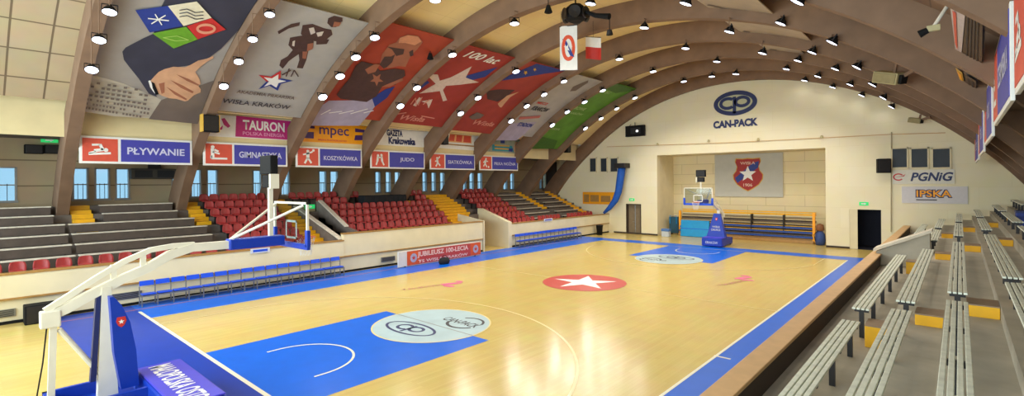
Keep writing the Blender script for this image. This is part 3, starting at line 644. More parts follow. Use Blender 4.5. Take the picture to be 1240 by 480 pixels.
# plank benches on the left stand
bench0 = {}
def plank_bench(k, y0, y1, lab, hb=.34):
    x = tx(k)-.42; t = thing('plank_bench', lab, 'bench', (x, (y0+y1)/2, fz(k)), 0, 'grey plank benches on the left stand'); L = y1-y0
    MB().box(-.12, .15, -L/2, L/2, hb, hb+.045, .008).build('seat_plank', M['plank'], t)
    MB().box(.1, .13, -L/2+.02, L/2-.02, .03, hb).build('front_board', M['benchfront'], t)
    n = max(2, int(L/1.2))
    for j in range(n):
        y = -L/2+.2+(L-.4)*j/(n-1); MB().box(-.12, .1, y-.03, y+.03, 0, hb).build('leg', M['metal'], t)
RW2 = ['', 'lowest', 'second', 'third', 'fourth', 'fifth', 'topmost']
for k in range(1, 5):
    plank_bench(k, -5.2, -1.3, 'grey plank bench at far left, %s of the bench rows' % RW2[k]); plank_bench(k, -1.2, 3.55-.05*(4-k) if k < 4 else 3.22, 'grey plank bench under the swimming sign, %s of the bench rows' % RW2[k])
for k in (5, 6):
    plank_bench(k, -5.2, -1.55, 'grey plank bench left of the leftmost arch, %s of the bench rows' % RW2[k]); plank_bench(k, .0, 2.75, 'short grey plank bench between two arches below the windows, %s row' % RW2[k])
for k in range(1, 7):
    plank_bench(k, 24.95 if k < 4 else 25.26, 28.1, 'grey plank bench on far left stand, %s row, nearer half' % RW2[k], .14); plank_bench(k, 29.05 if k < 4 else 29.56, 32.2, 'grey plank bench on far left stand, %s row, farther half' % RW2[k], .14)
# black covered platform and boxes
a = at(436, 236, 'x', -15.0); b = at(488, 236, 'x', -15.0)
t = thing('covered_platform', 'long black cloth covered platform among upper red seats', 'platform', (-15.28, 14.05, fz(5)))
MB().box(-.35, .4, -1.55, 1.55, 0, .8, .03).build('cloth_cover', M['blackcloth'], t)
mbx = MB()
for j in range(9): mbx.box(.4, .42, -1.5+j*.35, -1.3+j*.35, 0, .74)
mbx.build('cloth_folds', M['blackcloth'], t); MB().box(-.33, .38, -1.5, 1.5, .8, .82, .008).build('top_panel', M['black'], t)
for u, lab in ((154, 'dark box under the fifth grey bench row, left of a pair'), (173, 'dark box under the fifth grey bench row, right of a pair'), (6, 'dark box under grey benches at the left edge of the photo')):
    q = at(u, 265, 'x', tx(5)+.25); t = thing('equipment_case', lab, 'case', (tx(5)+.115, q.y, fz(4))); MB().box(-.1, .1, -.26, .26, 0, .31, .03).build('case_body', M['black'], t); MB().box(.1, .115, -.1, .1, .14, .18).build('handle', M['metal'], t)
# gallery wall items
q = at(187, 210, 'x', XB+.2); t = thing('scoreboard', 'dark scoreboard on the gallery wall under the swimming sign', 'scoreboard', q); MB().box(-.1, .1, -.95, .95, -.28, .22, .02).build('case', mat('scoreboard_case', (64, 60, 54), .6, .1), t)
MB().box(.1, .12, -.8, -.1, -.2, .14).box(.1, .12, .1, .8, -.2, .14).build('display', M['screen'], t); MB().box(-.1, .1, -.25, .25, .22, .5).build('top_panel', M['metal'], t)
for u, lab in ((41, 'small dark loudspeaker on the upper gallery wall at far left, left one'), (65, 'small dark loudspeaker on the upper gallery wall at far left, right one')):
    q = at(u, 181, 'x', XB+.2); box_speaker(q, .6, .3, .38, lab, pi/2)
t = thing('exit_sign', 'small green exit sign high on the gallery wall at far left', 'sign', at(60, 170, 'x', XB+.1)); MB().box(-.03, .03, -.28, .28, -.1, .1, .01).build('sign_case', M['exit'], t); flat_polys([[(-.14, -.03), (.02, -.03), (.02, -.07), (.14, 0), (.02, .07), (.02, .03), (-.14, .03)]], lambda a, b: Vector((.034, a, b)), 'arrow', M['white'], t)

# ------------------------------------------------------------------ sport signs along the left arches
def icon(nm, s):
    "white pictogram strokes in a unit square, list of polygons"
    def bar(x0, y0, x1, y1, w=.09):
        d = Vector((x1-x0, y1-y0)); n = Vector((-d.y, d.x)).normalized()*w/2
        return [(x0+n.x, y0+n.y), (x1+n.x, y1+n.y), (x1-n.x, y1-n.y), (x0-n.x, y0-n.y)]
    I = {'swim': [ell(.72, .5, .09, .09, 14), bar(.22, .72, .5, .74), bar(.5, .76, .62, .5, .12), bar(.3, .45, .62, .52, .14), bar(.1, .3, .9, .36, .1), bar(.12, .34, .35, .42)],
         'gym': [ell(.22, .85, .09, .09, 14), bar(.2, .78, .22, .3, .16), bar(.22, .6, .55, .5), bar(.3, .72, .5, .62), bar(.15, .25, .92, .25, .1), bar(.15, .25, .15, .4)],
         'ball': [ell(.5, .84, .09, .09, 14), bar(.5, .76, .5, .4, .2), bar(.5, .7, .2, .62), bar(.5, .7, .8, .82), ell(.85, .9, .08, .08, 12), bar(.48, .42, .3, .1, .12), bar(.52, .42, .72, .12, .12)],
         'judo': [ell(.35, .75, .09, .09, 14), ell(.62, .78, .09, .09, 14), bar(.34, .68, .3, .35, .16), bar(.62, .7, .68, .35, .16), bar(.3, .38, .2, .1, .12), bar(.68, .36, .82, .1, .12), bar(.34, .6, .64, .64)],
         'volley': [ell(.45, .72, .09, .09, 14), bar(.45, .64, .5, .36, .2), bar(.46, .62, .72, .85), bar(.44, .58, .26, .46), bar(.5, .38, .32, .1, .12), bar(.52, .38, .74, .16, .12)],
         'foot': [ell(.52, .82, .09, .09, 14), bar(.5, .74, .4, .44, .2), bar(.5, .68, .76, .6), bar(.4, .68, .2, .5), bar(.4, .45, .62, .14, .12), bar(.4, .42, .22, .2, .12), ell(.82, .16, .09, .09, 14)]}[nm]
    return [[(x*s, y*s) for x, y in p] for p in I]
SIGNS = [(-.98, 2.88, 'PŁYWANIE', 'swim', 'blue and red framed sport sign reading PŁYWANIE with swimmer pictogram'), (3.32, 7.14, 'GIMNASTYKA', 'gym', 'blue and red framed sport sign reading GIMNASTYKA'), (7.58, 11.42, 'KOSZYKÓWKA', 'ball', 'blue and red framed sport sign reading KOSZYKÓWKA'), (11.98, 15.95, 'JUDO', 'judo', 'blue and red framed sport sign reading JUDO'), (16.38, 20.42, 'SIATKÓWKA', 'volley', 'blue and red framed sport sign reading SIATKÓWKA'), (20.87, 25.05, 'PIŁKA NOŻNA', 'foot', 'blue and red framed sport sign reading PIŁKA NOŻNA')]
def sport_sign(X, y0, y1, z0, z1, txt, ic, lab, face=1, grp='sport signs along the left arches'):
    t = thing('sport_sign', lab, 'sign', (X, (y0+y1)/2, z0), 0 if face > 0 else pi, grp); L = y1-y0; H = z1-z0
    MB().box(-.04, .02, -L/2, L/2, 0, H, .01).build('frame', M['white'], t)
    f = .09; rw = H*1.02
    MB().box(.02, .03, -L/2+f, -L/2+f+rw, f, H-f).build('red_panel', M['signred'], t)
    MB().box(.02, .03, -L/2+f+rw+.1, L/2-f, f, H-f).build('blue_panel', M['signblue'], t)
    s = H*.8; flat_polys([[(-L/2+f+.1+x, f+.02+y) for x, y in p] for p in icon(ic, s)], lambda a, b: Vector((.035, a, b)), 'pictogram', M['white'], t)
    wd = min(L-rw-.7, .27*len(txt)); text_flat(txt, 'lettering', mat('sign_lettering', (205, 205, 230), .5, .03), t, (.035, rw/2+.05, H/2), (0, 1, 0), (0, 0, 1), w=wd, h=H*.27, bold=.02)
    return t
for s in SIGNS: sport_sign(-13.4, s[0], s[1], 5.27, 6.36, s[2], s[3], s[4])
RS = [(2.2, 6.1, 5.6, 'PŁYWANIE', 'swim', 1.5), (7.0, 12.2, 5.62, 'SZERMIERKA', 'gym', 1.6), (13.3, 18.2, 5.45, 'BOKS', 'ball', 1.6), (19.5, 25, 5.3, 'TENIS', 'judo', 1.5), (26, 32, 5.2, 'STRZELECTWO', 'volley', 1.4)]
RL = ['nearest framed sport sign at upper right corner, cut by the frame', 'blue framed sport sign second from the right edge, hung under the arches', 'framed sport sign third from the right edge, hung under the arches', 'small framed sport sign fourth from the right edge, hung under the arches', 'farthest framed sport sign of the row at upper right']
for r, l in zip(RS, RL): sport_sign(12.85, r[0], r[1], r[2], r[2]+r[5], r[3], r[4], l, -1, 'sport signs along the right arches')

# ------------------------------------------------------------------ advertising on the fascia
def fpix(u, v): q = at(u, v, 'x', XS+.05); return (q.y, q.z)
def ad(name, lab, bg, pts, cat='sign'):
    t = thing(name, lab, cat); P = [fpix(*p) for p in pts]
    MB().prism(P, 'x', XS+.01, XS+.045).build('board', bg, t); return t
def adp(t, name, m, polys, d=.05):
    for q in polys: flat_polys([[fpix(*p) for p in q]], lambda a, b: Vector((XS+d, a, b)), name, m, t)
def adt(t, s, m, u, v, w_, h_, d=.06, bold=.02, name='lettering', slope=0, shear=0):
    y, z = fpix(u, v); return text_flat(s, name, m, t, (XS+d, y, z), (0, 1, 0), (0, 0, 1), w=w_, h=h_, bold=bold, shear=shear)
t = ad('sponsor_board', 'white and magenta sponsor board reading TAURON above the gymnastics sign', M['white'], [(250, 137.5), (353, 146.5), (353, 170.5), (246, 164.5)])
adp(t, 'magenta_panel', M['magenta'], [[(286, 140.3), (353, 147), (353, 169.8), (285, 165.5)]])
adt(t, 'TAURON', M['white'], 320, 153, 2.0, .48, bold=.03); adt(t, 'POLSKA ENERGIA', mat('pink_lettering', (225, 150, 190), .5, .03), 320, 163, 2.0, .17, name='small_lettering')
adp(t, 'leaf_emblem', M['magenta'], [[(268, 144), (272, 143), (279, 153), (276, 155), (271, 151)], [(264, 157), (270, 152), (269, 157), (263, 158.5)]])
t = ad('sponsor_board', 'orange sponsor board reading mpec above the basketball sign', M['orange'], [(362, 146), (448, 153.5), (448, 175.5), (358, 171)])
adt(t, 'mpec', M['purple'], 405, 161.5, 1.75, .55, bold=.01); adp(t, 'side_emblem', M['purple'], [[(371, 151), (381, 153), (381, 156), (371, 155)], [(366, 160), (380, 160), (380, 168), (364, 167)], [(430, 155.5), (444, 158), (444, 161), (430, 160)], [(430, 164), (442, 164), (442, 170), (429, 170)]])
adt(t, 'MIEJSKIE PRZEDSIĘBIORSTWO', M['signred'], 403, 170.5, 1.7, .12, name='small_lettering')
t = ad('sponsor_board', 'white sponsor board reading GAZETA Krakowska above the judo sign', M['white'], [(464, 153.5), (521, 158.5), (521, 179), (450, 175)])
adt(t, 'GAZETA', M['navyink'], 478, 161.3, 1.15, .4, bold=.05); adt(t, 'Krakowska', M['navyink'], 487, 171, 2.0, .44, bold=.05, name='second_lettering')
t = ad('sponsor_board', 'white sponsor board with orange lettering, fifth bay from left', M['white'], [(541, 160.5), (582, 164.5), (582, 183), (528, 179)])
adp(t, 'orange_print', M['signred'], [[(545, 163), (551, 163.5), (550, 171), (543.5, 170.5)], [(553, 163.8), (560, 164.3), (559, 172), (552, 171.3)], [(562, 164.5), (570, 165.3), (570, 173), (561, 172.3)]]); adp(t, 'orange_band', mat('pale_orange', (236, 180, 120), .5, .05), [[(545, 162), (571, 164.5), (571, 174), (542, 172)]], .047)
adp(t, 'dark_strip', M['wooddark'], [[(536, 173.5), (579, 177), (579, 178.5), (536, 175)]])
t = ad('sponsor_board', 'colourful sponsor board with teal and yellow print, sixth bay from left', mat('pale_teal_board', (150, 156, 140), .5, .15, 3), [(592, 164), (635, 168.5), (635, 187), (583, 183)])
adp(t, 'teal_band', M['teal'], [[(596, 175), (620, 177), (622, 184), (596, 182.5)], [(628, 167), (634, 168), (634, 174), (628, 173)]]); adp(t, 'yellow_band', M['gold'], [[(599, 175.3), (617, 176.5), (617, 178), (599, 177)], [(599, 179), (617, 180), (617, 181.8), (599, 180.6)]], .055)
adp(t, 'figure_print', M['skin'], [[(624, 172), (628, 172), (631, 178), (631, 185), (623, 184.5), (622, 179)]], .056)
adp(t, 'blue_marks', M['bluep'], [[(606, 169), (611, 169.5), (611, 174), (606, 173.5)], [(616, 180), (621, 180), (620, 184), (616, 183.5)]], .057)
for u, v, w_, h_, lab in ((254, 150, .62, .72, 'black loudspeaker with yellow straps beside the TAURON board'), (537.5, 168, .45, .78, 'black loudspeaker beside the white board with orange lettering'), (687, 180, .5, .7, 'black loudspeaker on cream fascia past the green banner')):
    q = at(u, v, 'x', -11.6 if u == 254 else -12.3); t = box_speaker(q, w_, .42, h_, lab, pi/2)
    if u == 254: MB().box(-w_/2-.012, -w_/2+.01, -.22, .2, -h_/2, h_/2+.02).build('strap', M['gold'], t); MB().box(w_/2-.01, w_/2+.012, -.22, .2, -h_/2, h_/2+.02).build('strap', M['gold'], t)

# ------------------------------------------------------------------ banners on the vault between arches
RB = RA+.42
def vmap(th, y, r): x, z = vp(th, r); return Vector((x, y, z))
def vshape(polys, name, m, parent, lift, clip=None):
    "polygons given in photo pixels or (theta*RB, y); laid on the vault surface and cut fine enough to follow it"
    mb = MB()
    for q in polys:
        bm = bmesh.new(); vs = [bm.verts.new((s, y, 0)) for s, y in q]
        tri = tessellate_polygon([[Vector((s, y, 0)) for s, y in q]])
        for tr in tri:
            try: bm.faces.new([vs[i] for i in tr])
            except ValueError: pass
        s0 = min(p[0] for p in q); s1 = max(p[0] for p in q); k = math.ceil(s0/.35)
        while k*.35 < s1:
            bmesh.ops.bisect_plane(bm, geom=bm.verts[:]+bm.edges[:]+bm.faces[:], plane_co=(k*.35, 0, 0), plane_no=(1, 0, 0)); k += 1
        if clip:
            for co, no in (((0, clip[0], 0), (0, -1, 0)), ((0, clip[1], 0), (0, 1, 0))):
                bmesh.ops.bisect_plane(bm, geom=bm.verts[:]+bm.edges[:]+bm.faces[:], plane_co=co, plane_no=no, clear_outer=True)
        bm.verts.index_update(); mb.add([vmap(v.co.x/RB, v.co.y, RB-lift) for v in bm.verts], [[v.index for v in f.verts] for f in bm.faces]); bm.free()
    return mb.build(name, m, parent, fix=False)
def vp_px(pts):
    out = []
    for u, v in pts:
        h = vault_hit(u, v, RB)
        if h: out.append((h[0]*RB, h[1]))
    return out
class Banner:
    def __init__(s, bay, th0, th1, bg, lab, name='sponsor_banner', y0=None, y1=None):
        s.y0 = RIBS[bay]+RW/2+.02 if y0 is None else y0; s.y1 = RIBS[bay+1]-RW/2-.02 if y1 is None else y1
        s.t = thing(name, lab, 'banner'); s.k = 1
        n = 24; mb = MB(); vs = []
        for k in range(n+1):
            t = th0+(th1-th0)*k/n
            for r in (RB, RB+.03): vs += [vmap(t, s.y0, r), vmap(t, s.y1, r)]
        fs = []
        for k in range(n):
            a = k*4; b = a+4; fs += [(a, b, b+1, a+1), (a+2, a+3, b+3, b+2), (a, a+2, b+2, b), (a+1, b+1, b+3, a+3)]
        fs += [(0, 1, 3, 2), (n*4, n*4+2, n*4+3, n*4+1)]
        mb.add(vs, fs).build('sheet', bg, s.t)
    def px(s, name, m, polys):
        s.k += 1
        if len(polys) > 8: return vshape([vp_px(q) for q in polys], name, m, s.t, .006*s.k, (s.y0, s.y1))
        for q in polys: vshape([vp_px(q)], name, m, s.t, .006*s.k, (s.y0, s.y1))
    def text(s, txt, name, m, u, v, w_, h_, bold=.02, shear=0, slope=0):
        h = vault_hit(u, v, RB); s.k += 1; lift = .006*s.k
        return text_flat(txt, name, m, s.t, (0, 0, 0), None, None, w=w_, h=h_, bold=bold, shear=shear, fn=lambda a, b: vmap(h[0]+(b+slope*a)/RB, h[1]+a, RB-lift))
def zm(pts, ox, oy, k): return [(ox+x/k, oy+y/k) for x, y in pts]
TB = -th_at_z(7.5, RB)          # foot of the banners
def thpx(u, v): return vault_hit(u, v, RB)[0]
FOOT = [thpx(u, v) for u, v in ((170, 137), (300, 137), (405, 141), (492, 150), (560, 159), (612, 163), (665, 180))]
# hand banner
B = Banner(0, FOOT[0], -.02, M['greydim'], 'grey poster with dark sleeve, open hand and four coloured squares, first bay', 'picture_banner')
B.px('text_field', mat('poster_pale', (186, 176, 158), .6, .06, 2), [[(99, 90), (118, 92), (150, 101), (196, 121), (182, 143), (140, 141), (96, 134)]])
B.px('dark_corner', M['greydark'], [[(195, 121), (262, 96), (240, 150), (180, 144)]])
B.px('sleeve', M['suit'], [[(148, 62), (152, 57), (173, 46), (186, 40), (190, 18), (200, -2), (330, -2), (312, 10), (285, 40), (268, 58), (250, 72), (235, 78), (206, 82), (192, 90), (184, 104), (190, 117), (180, 113), (168, 95), (156, 80), (150, 72)]])
B.px('hand', M['skin'], [zm([(460, 215), (490, 180), (520, 150), (560, 130), (620, 114), (700, 118), (740, 100), (790, 72), (850, 58), (890, 42), (895, 55), (850, 80), (810, 110), (770, 150), (800, 200), (806, 232), (790, 245), (808, 268), (805, 290), (760, 310), (722, 345), (700, 352), (640, 335), (590, 330), (540, 312), (505, 290), (480, 255)], 100, 60, 5.65)])
B.px('finger_shade', M['skindark'], [zm(p, 100, 60, 5.65) for p in ([(640, 165), (720, 195), (795, 235), (790, 245), (710, 210)], [(600, 205), (680, 240), (760, 285), (750, 296), (670, 258)], [(570, 250), (640, 290), (715, 335), (705, 343), (630, 305)], [(520, 230), (560, 220), (560, 290), (540, 300)])])
B.px('cuff', M['white'], [zm([(448, 210), (462, 205), (482, 250), (505, 290), (492, 296), (462, 255)], 100, 60, 5.65)])
B.px('watch_strap', M['black'], [zm([(470, 215), (490, 225), (520, 300), (500, 305), (478, 260)], 100, 60, 5.65)])
B.px('blue_square', M['bluep'], [[(163.6, 10.8), (203, 5.4), (221, 30), (181, 38)]]); B.px('cream_square', mat('poster_cream', (226, 216, 186), .6, .05), [[(203, 5.4), (238, 0), (256, 20), (222, 30)]])
B.px('red_square', M['red'], [[(226, 30), (256, 20), (273, 34), (239, 46)]]); B.px('green_square', mat('poster_green', (104, 158, 38), .6, .08), [[(184, 38.5), (225, 30.5), (239, 46), (210, 57)]])
def strokes(pairs, w=1.2):
    out = []
    for (a, b), (c, d) in pairs:
        n = Vector((-(d-b), c-a)); n = n.normalized()*w/2 if n.length else n
        out.append([(a+n.x, b+n.y), (c+n.x, d+n.y), (c-n.x, d-n.y), (a-n.x, b-n.y)])
    return out
sc_ = (191.5, 21.5)
B.px('snowflake', M['white'], strokes([((sc_[0]-13*cos(a), sc_[1]-7*sin(a)), (sc_[0]+13*cos(a), sc_[1]+7*sin(a))) for a in (0.2, .2+pi/3, .2+2*pi/3)], 1.4))
B.px('waves', M['darkink'], strokes([((217, 10+k*4), (226, 8.5+k*4)) for k in range(3)]+[((226, 8.5+k*4), (236, 13+k*4)) for k in range(3)]+[((236, 13+k*4), (246, 12+k*4)) for k in range(3)], 1.0))
B.px('ring', mat('ring_pale', (222, 150, 120), .6, .05), [[p for p in q] for q in ring_polys(249, 32.5, 12, 6.5, 3.2, 24)])
B.px('leaf', mat('leaf_pale', (160, 200, 90), .6, .05), strokes([((197, 43), (212, 47)), ((212, 47), (228, 46)), ((197, 43), (214, 41)), ((214, 41), (228, 46))], 1.0))
rows = []
for r in range(7):
    for j in range(20 if r > 3 else 12):
        if random.random() < .16: continue
        st = 4.1 if r > 3 else 6.5
        u = 104+j*st+r*(-.9); v = 95+r*5.2+(j*st)*.165; 
        if u > 196-max(0, (v-118))*1.1 or u > 192 or (u > 150 and v < 103) : continue
        rows.append([(u, v), (u+st*.62, v+.4), (u+st*.62-.4, v+3.0), (u-.4, v+2.6)])
B.px('small_lettering', M['greydark'], rows)
# runner banner
B = Banner(1, FOOT[1], thpx(385, 12), M['greygreen'], 'pale grey poster with a dark running player and outlined star, second bay', 'picture_banner')
z2 = lambda q: zm(q, 250, 0, 3.31)
B.px('player', M['brown'], [z2(q) for q in ([(488, 72), (512, 62), (545, 70), (545, 85), (530, 92), (520, 108), (500, 108), (484, 92)], [(385, 100), (425, 95), (470, 112), (500, 118), (505, 138), (480, 158), (440, 165), (400, 160), (378, 135)], [(285, 125), (340, 95), (375, 88), (372, 102), (330, 113), (290, 136)], [(440, 150), (492, 158), (482, 176), (440, 178)], [(335, 150), (390, 140), (430, 165), (428, 190), (395, 206), (350, 205), (328, 180)], [(345, 200), (385, 206), (330, 244), (305, 275), (292, 262), (298, 240), (325, 225)], [(368, 202), (410, 196), (400, 240), (386, 274), (362, 272), (372, 240)])])
B.px('player_highlights', mat('print_pale', (206, 196, 186), .6, .06), [z2(q) for q in ([(410, 112), (430, 108), (436, 130), (418, 138)], [(440, 130), (470, 124), (462, 142), (446, 146)], [(345, 165), (355, 160), (352, 185), (343, 182)])])
B.px('player_skin', M['skindark'], [z2(q) for q in ([(512, 85), (540, 88), (530, 104), (505, 106)], [(405, 175), (428, 170), (425, 195), (402, 205)], [(385, 205), (405, 205), (398, 235), (384, 232)])])
st = [(208, 298), (258, 305), (298, 280), (296, 312), (345, 322), (298, 334), (285, 362), (252, 342), (208, 356), (240, 325)]
B.px('star_outline', M['bluep'], [z2(st)]); B.px('star_red_side', M['red'], [z2([(208, 298), (258, 305), (298, 280), (296, 312), (268, 322), (240, 325)])])
cs = (sum(p[0] for p in st)/10, sum(p[1] for p in st)/10); B.px('star_field', M['white'], [z2([(cs[0]+(x-cs[0])*.66, cs[1]+(y-cs[1])*.66) for x, y in st])])
B.px('signature', M['brown'], [[p for p in q] for q in strokes([((341, 90), (352, 84)), ((346, 92), (350, 82)), ((352, 92), (356, 84)), ((356, 84), (361, 92))], 1.4)])
B.text('AKADEMIA PIŁKARSKA', 'lettering', M['greydark'], 323, 114, 2.5, .2, slope=.0); B.text('WISŁA KRAKÓW', 'main_lettering', M['darkink'], 312, 124.5, 2.9, .34, bold=.01)
# portrait banner
B = Banner(2, FOOT[2], thpx(515, 39), M['brickred'], 'red poster with large bearded bald man in dark shirt, third bay', 'picture_banner')
z3 = lambda q: zm(q, 370, 20, 3.556)
B.px('pale_foot', M['lav'], [z3([(100, 362), (260, 360), (305, 350), (300, 385), (270, 425), (230, 470), (-20, 470), (60, 390)])])
B.px('blue_strip', M['bluep'], [z3([(285, 350), (345, 312), (385, 300), (350, 350), (298, 388)])])
B.px('head', M['skindark'], [z3([(390, 110), (405, 88), (440, 76), (485, 82), (505, 108), (480, 140), (455, 165), (430, 215), (400, 212), (355, 222), (318, 205), (330, 160), (360, 120)])])
B.px('forehead', mat('print_skin_light', (206, 140, 104), .6, .08), [z3([(405, 90), (440, 78), (484, 84), (498, 105), (470, 122), (430, 112), (400, 112)])])
B.px('beard', M['brown'], [z3(q) for q in ([(318, 205), (340, 170), (368, 170), (385, 160), (372, 195), (350, 215), (335, 222)], [(352, 128), (425, 138), (420, 160), (390, 168), (372, 140)], [(445, 150), (462, 140), (464, 165), (450, 170)])])
B.px('shirt', M['brown'], [z3([(240, 190), (300, 205), (320, 232), (380, 222), (425, 228), (428, 252), (385, 292), (330, 298), (305, 340), (262, 366), (150, 352), (132, 335), (190, 262), (215, 210)])])
B.px('shirt_star', M['skindark'], [z3(star(305, 268, 30)), z3([(255, 225), (300, 200), (318, 205), (300, 235), (268, 245)]), z3([(325, 300), (415, 262), (420, 272), (360, 300)])])
B.px('signature', M['white'], [[p for p in q] for q in strokes([((388, 138), (400, 132)), ((398, 136), (414, 134)), ((410, 137), (428, 133)), ((424, 137), (445, 131)), ((440, 136), (452, 133))], .9)])
# anniversary banner
B = Banner(3, FOOT[3], thpx(597, 63), M['deepred'], 'red poster with white splash star and 100 lat script, fourth bay', 'picture_banner')
z4 = lambda q: zm(q, 470, 40, 4)
B.px('blue_stripe', M['bluep'], [z4([(350, 215), (400, 200), (530, 165), (470, 212), (390, 232)]), z4([(95, 300), (190, 230), (200, 240), (130, 290)])])
B.px('splash_star', mat('splash_white', (214, 196, 186), .6, .08), [z4([(405, 160), (375, 215), (440, 238), (345, 250), (280, 255), (265, 275), (285, 325), (265, 330), (250, 280), (215, 285), (150, 292), (200, 262), (230, 245), (200, 215), (205, 198), (240, 200), (250, 230), (300, 215), (340, 195)]), z4([(120, 350), (150, 310), (160, 315), (135, 355)]), z4([(160, 330), (215, 320), (205, 345), (195, 365), (188, 340)])])
B.text('100 lat', 'script_lettering', M['white'], 585, 69.5, 2.4, .62, bold=.02, shear=.3); B.text('Wisła', 'foot_lettering', mat('faded_pink', (214, 140, 124), .6, .05), 500, 143, 1.7, .42, shear=.3); B.px('flourish', mat('faded_pink', (214, 140, 124), .6, .05), [[p for p in q] for q in strokes([((497, 126), (503, 118)), ((503, 118), (504, 128)), ((506, 127), (511, 117)), ((512, 126), (520, 120)), ((478, 138), (492, 136)), ((510, 140), (526, 143))], 1.2)])
# blue-topped banner
B = Banner(4, FOOT[4], thpx(660, 79), mat('banner_red_soft', (160, 60, 48), .6, .1, 1.5), 'red poster with blue top and brown patch, fifth bay', 'picture_banner')
z5 = lambda q: zm(q, 530, 70, 4)
B.px('blue_top', M['bluep'], [z5([(310, 110), (345, 85), (400, 62), (480, 28), (620, 62), (510, 78), (400, 98)])])
B.px('brown_patch', M['brown'], [z5([(235, 160), (300, 152), (375, 155), (330, 190), (290, 212), (240, 200)])]); B.px('pale_limb', M['skin'], [z5([(290, 222), (335, 182), (395, 163), (350, 190), (308, 240), (300, 238)])])
B.px('star_print', M['gold'], [z5(star(425, 70, 12)), z5(star(470, 55, 10))])
B.text('Wisła', 'script_lettering', mat('faded_pink', (214, 140, 124), .6, .05), 586, 149, 1.9, .42, shear=.3); B.px('dim_figure', M['greydark'], [z5([(150, 285), (190, 262), (225, 275), (205, 292), (165, 298)])])
# grey banner
B = Banner(5, FOOT[5], thpx(712, 94), M['greygreen'], 'pale grey poster with rows of lettering and dark diagonal, sixth bay', 'picture_banner')
B.px('dark_diagonal', M['greydark'], [z5([(640, 162), (655, 140), (730, 108), (728, 120), (668, 160)])]); B.px('violet_foot', M['lav'], [z5([(300, 360), (340, 320), (480, 310), (420, 370), (380, 400), (270, 400)])])
B.text('MECZ', 'red_lettering', M['red'], 657, 125, 1.1, .25); B.text('KRAKÓW', 'dark_lettering', M['darkink'], 655, 131.5, 1.7, .55, bold=.03); B.text('STADION', 'blue_lettering', M['bluep'], 636, 151, 1.5, .4, bold=.03); B.px('red_band', mat('faded_red', (190, 110, 100), .6, .05), [z5([(395, 285), (500, 278), (490, 290), (390, 298)])])
# green banner
B = Banner(6, FOOT[6], thpx(757, 104), M['green'], 'green poster with pale rows of lettering, seventh bay', 'picture_banner')
pg = mat('pale_green_print', (170, 200, 130), .6, .06); B.text('SPORT', 'lettering', pg, 734, 111.5, 1.2, .3, bold=.02); B.text('ZDROWIE', 'second_lettering', pg, 700, 131, 1.9, .34); B.text('KRAKÓW', 'third_lettering', pg, 697, 137, 1.9, .3); B.text('TRAWA', 'foot_lettering', pg, 672, 156, 1.2, .25)
B.px('dark_shade', mat('dark_green', (60, 106, 34), .6, .1), [z5([(450, 420), (500, 380), (580, 400), (560, 440), (455, 440)]), z5([(800, 140), (870, 125), (960, 155), (860, 170)])])
# right side vault posters
def vrect(th0, th1, name, bay, bg, lab):
    return Banner(bay, th0, th1, bg, lab, name)
for i, (bay, u0, v0, u1, v1, lab) in enumerate(((3, 850, 4, 915, 16, 'grey poster with dark script on the right of the vault, nearest'), (4, 893, 36, 968, 52, 'grey poster with dark script on the right of the vault, second'), (5, 925, 58, 962, 68, 'small grey poster on the right of the vault, third'))):
    ta = thpx(u0, v0); tb = thpx(u1, v1); B = Banner(bay, min(ta, tb), max(ta, tb)+.04, mat('poster_warm_grey', (176, 160, 140), .6, .08, 2), lab, 'picture_banner')
    B.px('print', M['greydark'], [[(a, b), (c_, d_), (c_-2, d_+1.2), (a-2, b+1.2)] for a, b, c_, d_ in [(u0+8+(u1-u0)*.12*k, v0+1+(v1-v0)*.15*k, u0+16+(u1-u0)*.12*k, v0+2.2+(v1-v0)*.17*k) for k in range(5)]])
def right_panel(name, lab, m, pts, bay, cat='panel', art=None):
    P = vp_px(pts); t = thing(name, lab, cat); vshape([P], 'sheet', m, t, 0); vshape([[(s, y) for s, y in P]], 'backing', M['darkconc'], t, -.05)
    if art: vshape([vp_px(q) for q in art[1]], 'print', art[0], t, .012)
right_panel('picture_banner', 'white and pink poster on the right vault near upper right corner', mat('poster_pinkwhite', (196, 178, 172), .6, .06), [(1150, 3), (1169, 14), (1163, 79), (1158, 70)], 2, 'banner', (M['signred'], [[(1154, 12), (1158, 15), (1160, 60), (1157, 52)]]))
right_panel('ventilation_louvre', 'dark slatted panel beside the white and pink poster, upper right', mat('dark_slats', (84, 62, 40), .8, .2, 6), [(1170, 15), (1190, 27), (1189, 78), (1164, 79)], 2, 'louvre', (M['darkwall'], [[(1172+k*4, 19+k*2.4), (1173.5+k*4, 20+k*2.4), (1171.5+k*4.2, 78), (1170+k*4.2, 78)] for k in range(4)]))
right_panel('picture_banner', 'small orange poster on the right vault, under the slatted panel', M['gold'], [(1157, 82), (1165, 88), (1168, 103), (1162, 96)], 3, 'banner', (M['orange'], [[(1159, 86), (1164, 90), (1166, 98), (1162, 93)]]))
right_panel('ventilation_louvre', 'small dark slatted panel beside the orange poster', mat('dark_slats', (84, 62, 40), .8, .2, 6), [(1168, 90), (1182, 98), (1182, 116), (1171, 112)], 3, 'louvre', (M['darkwall'], [[(1172, 95), (1174, 96), (1176, 112), (1174, 111)], [(1177, 98), (1179, 99), (1179, 114), (1177, 113)]]))

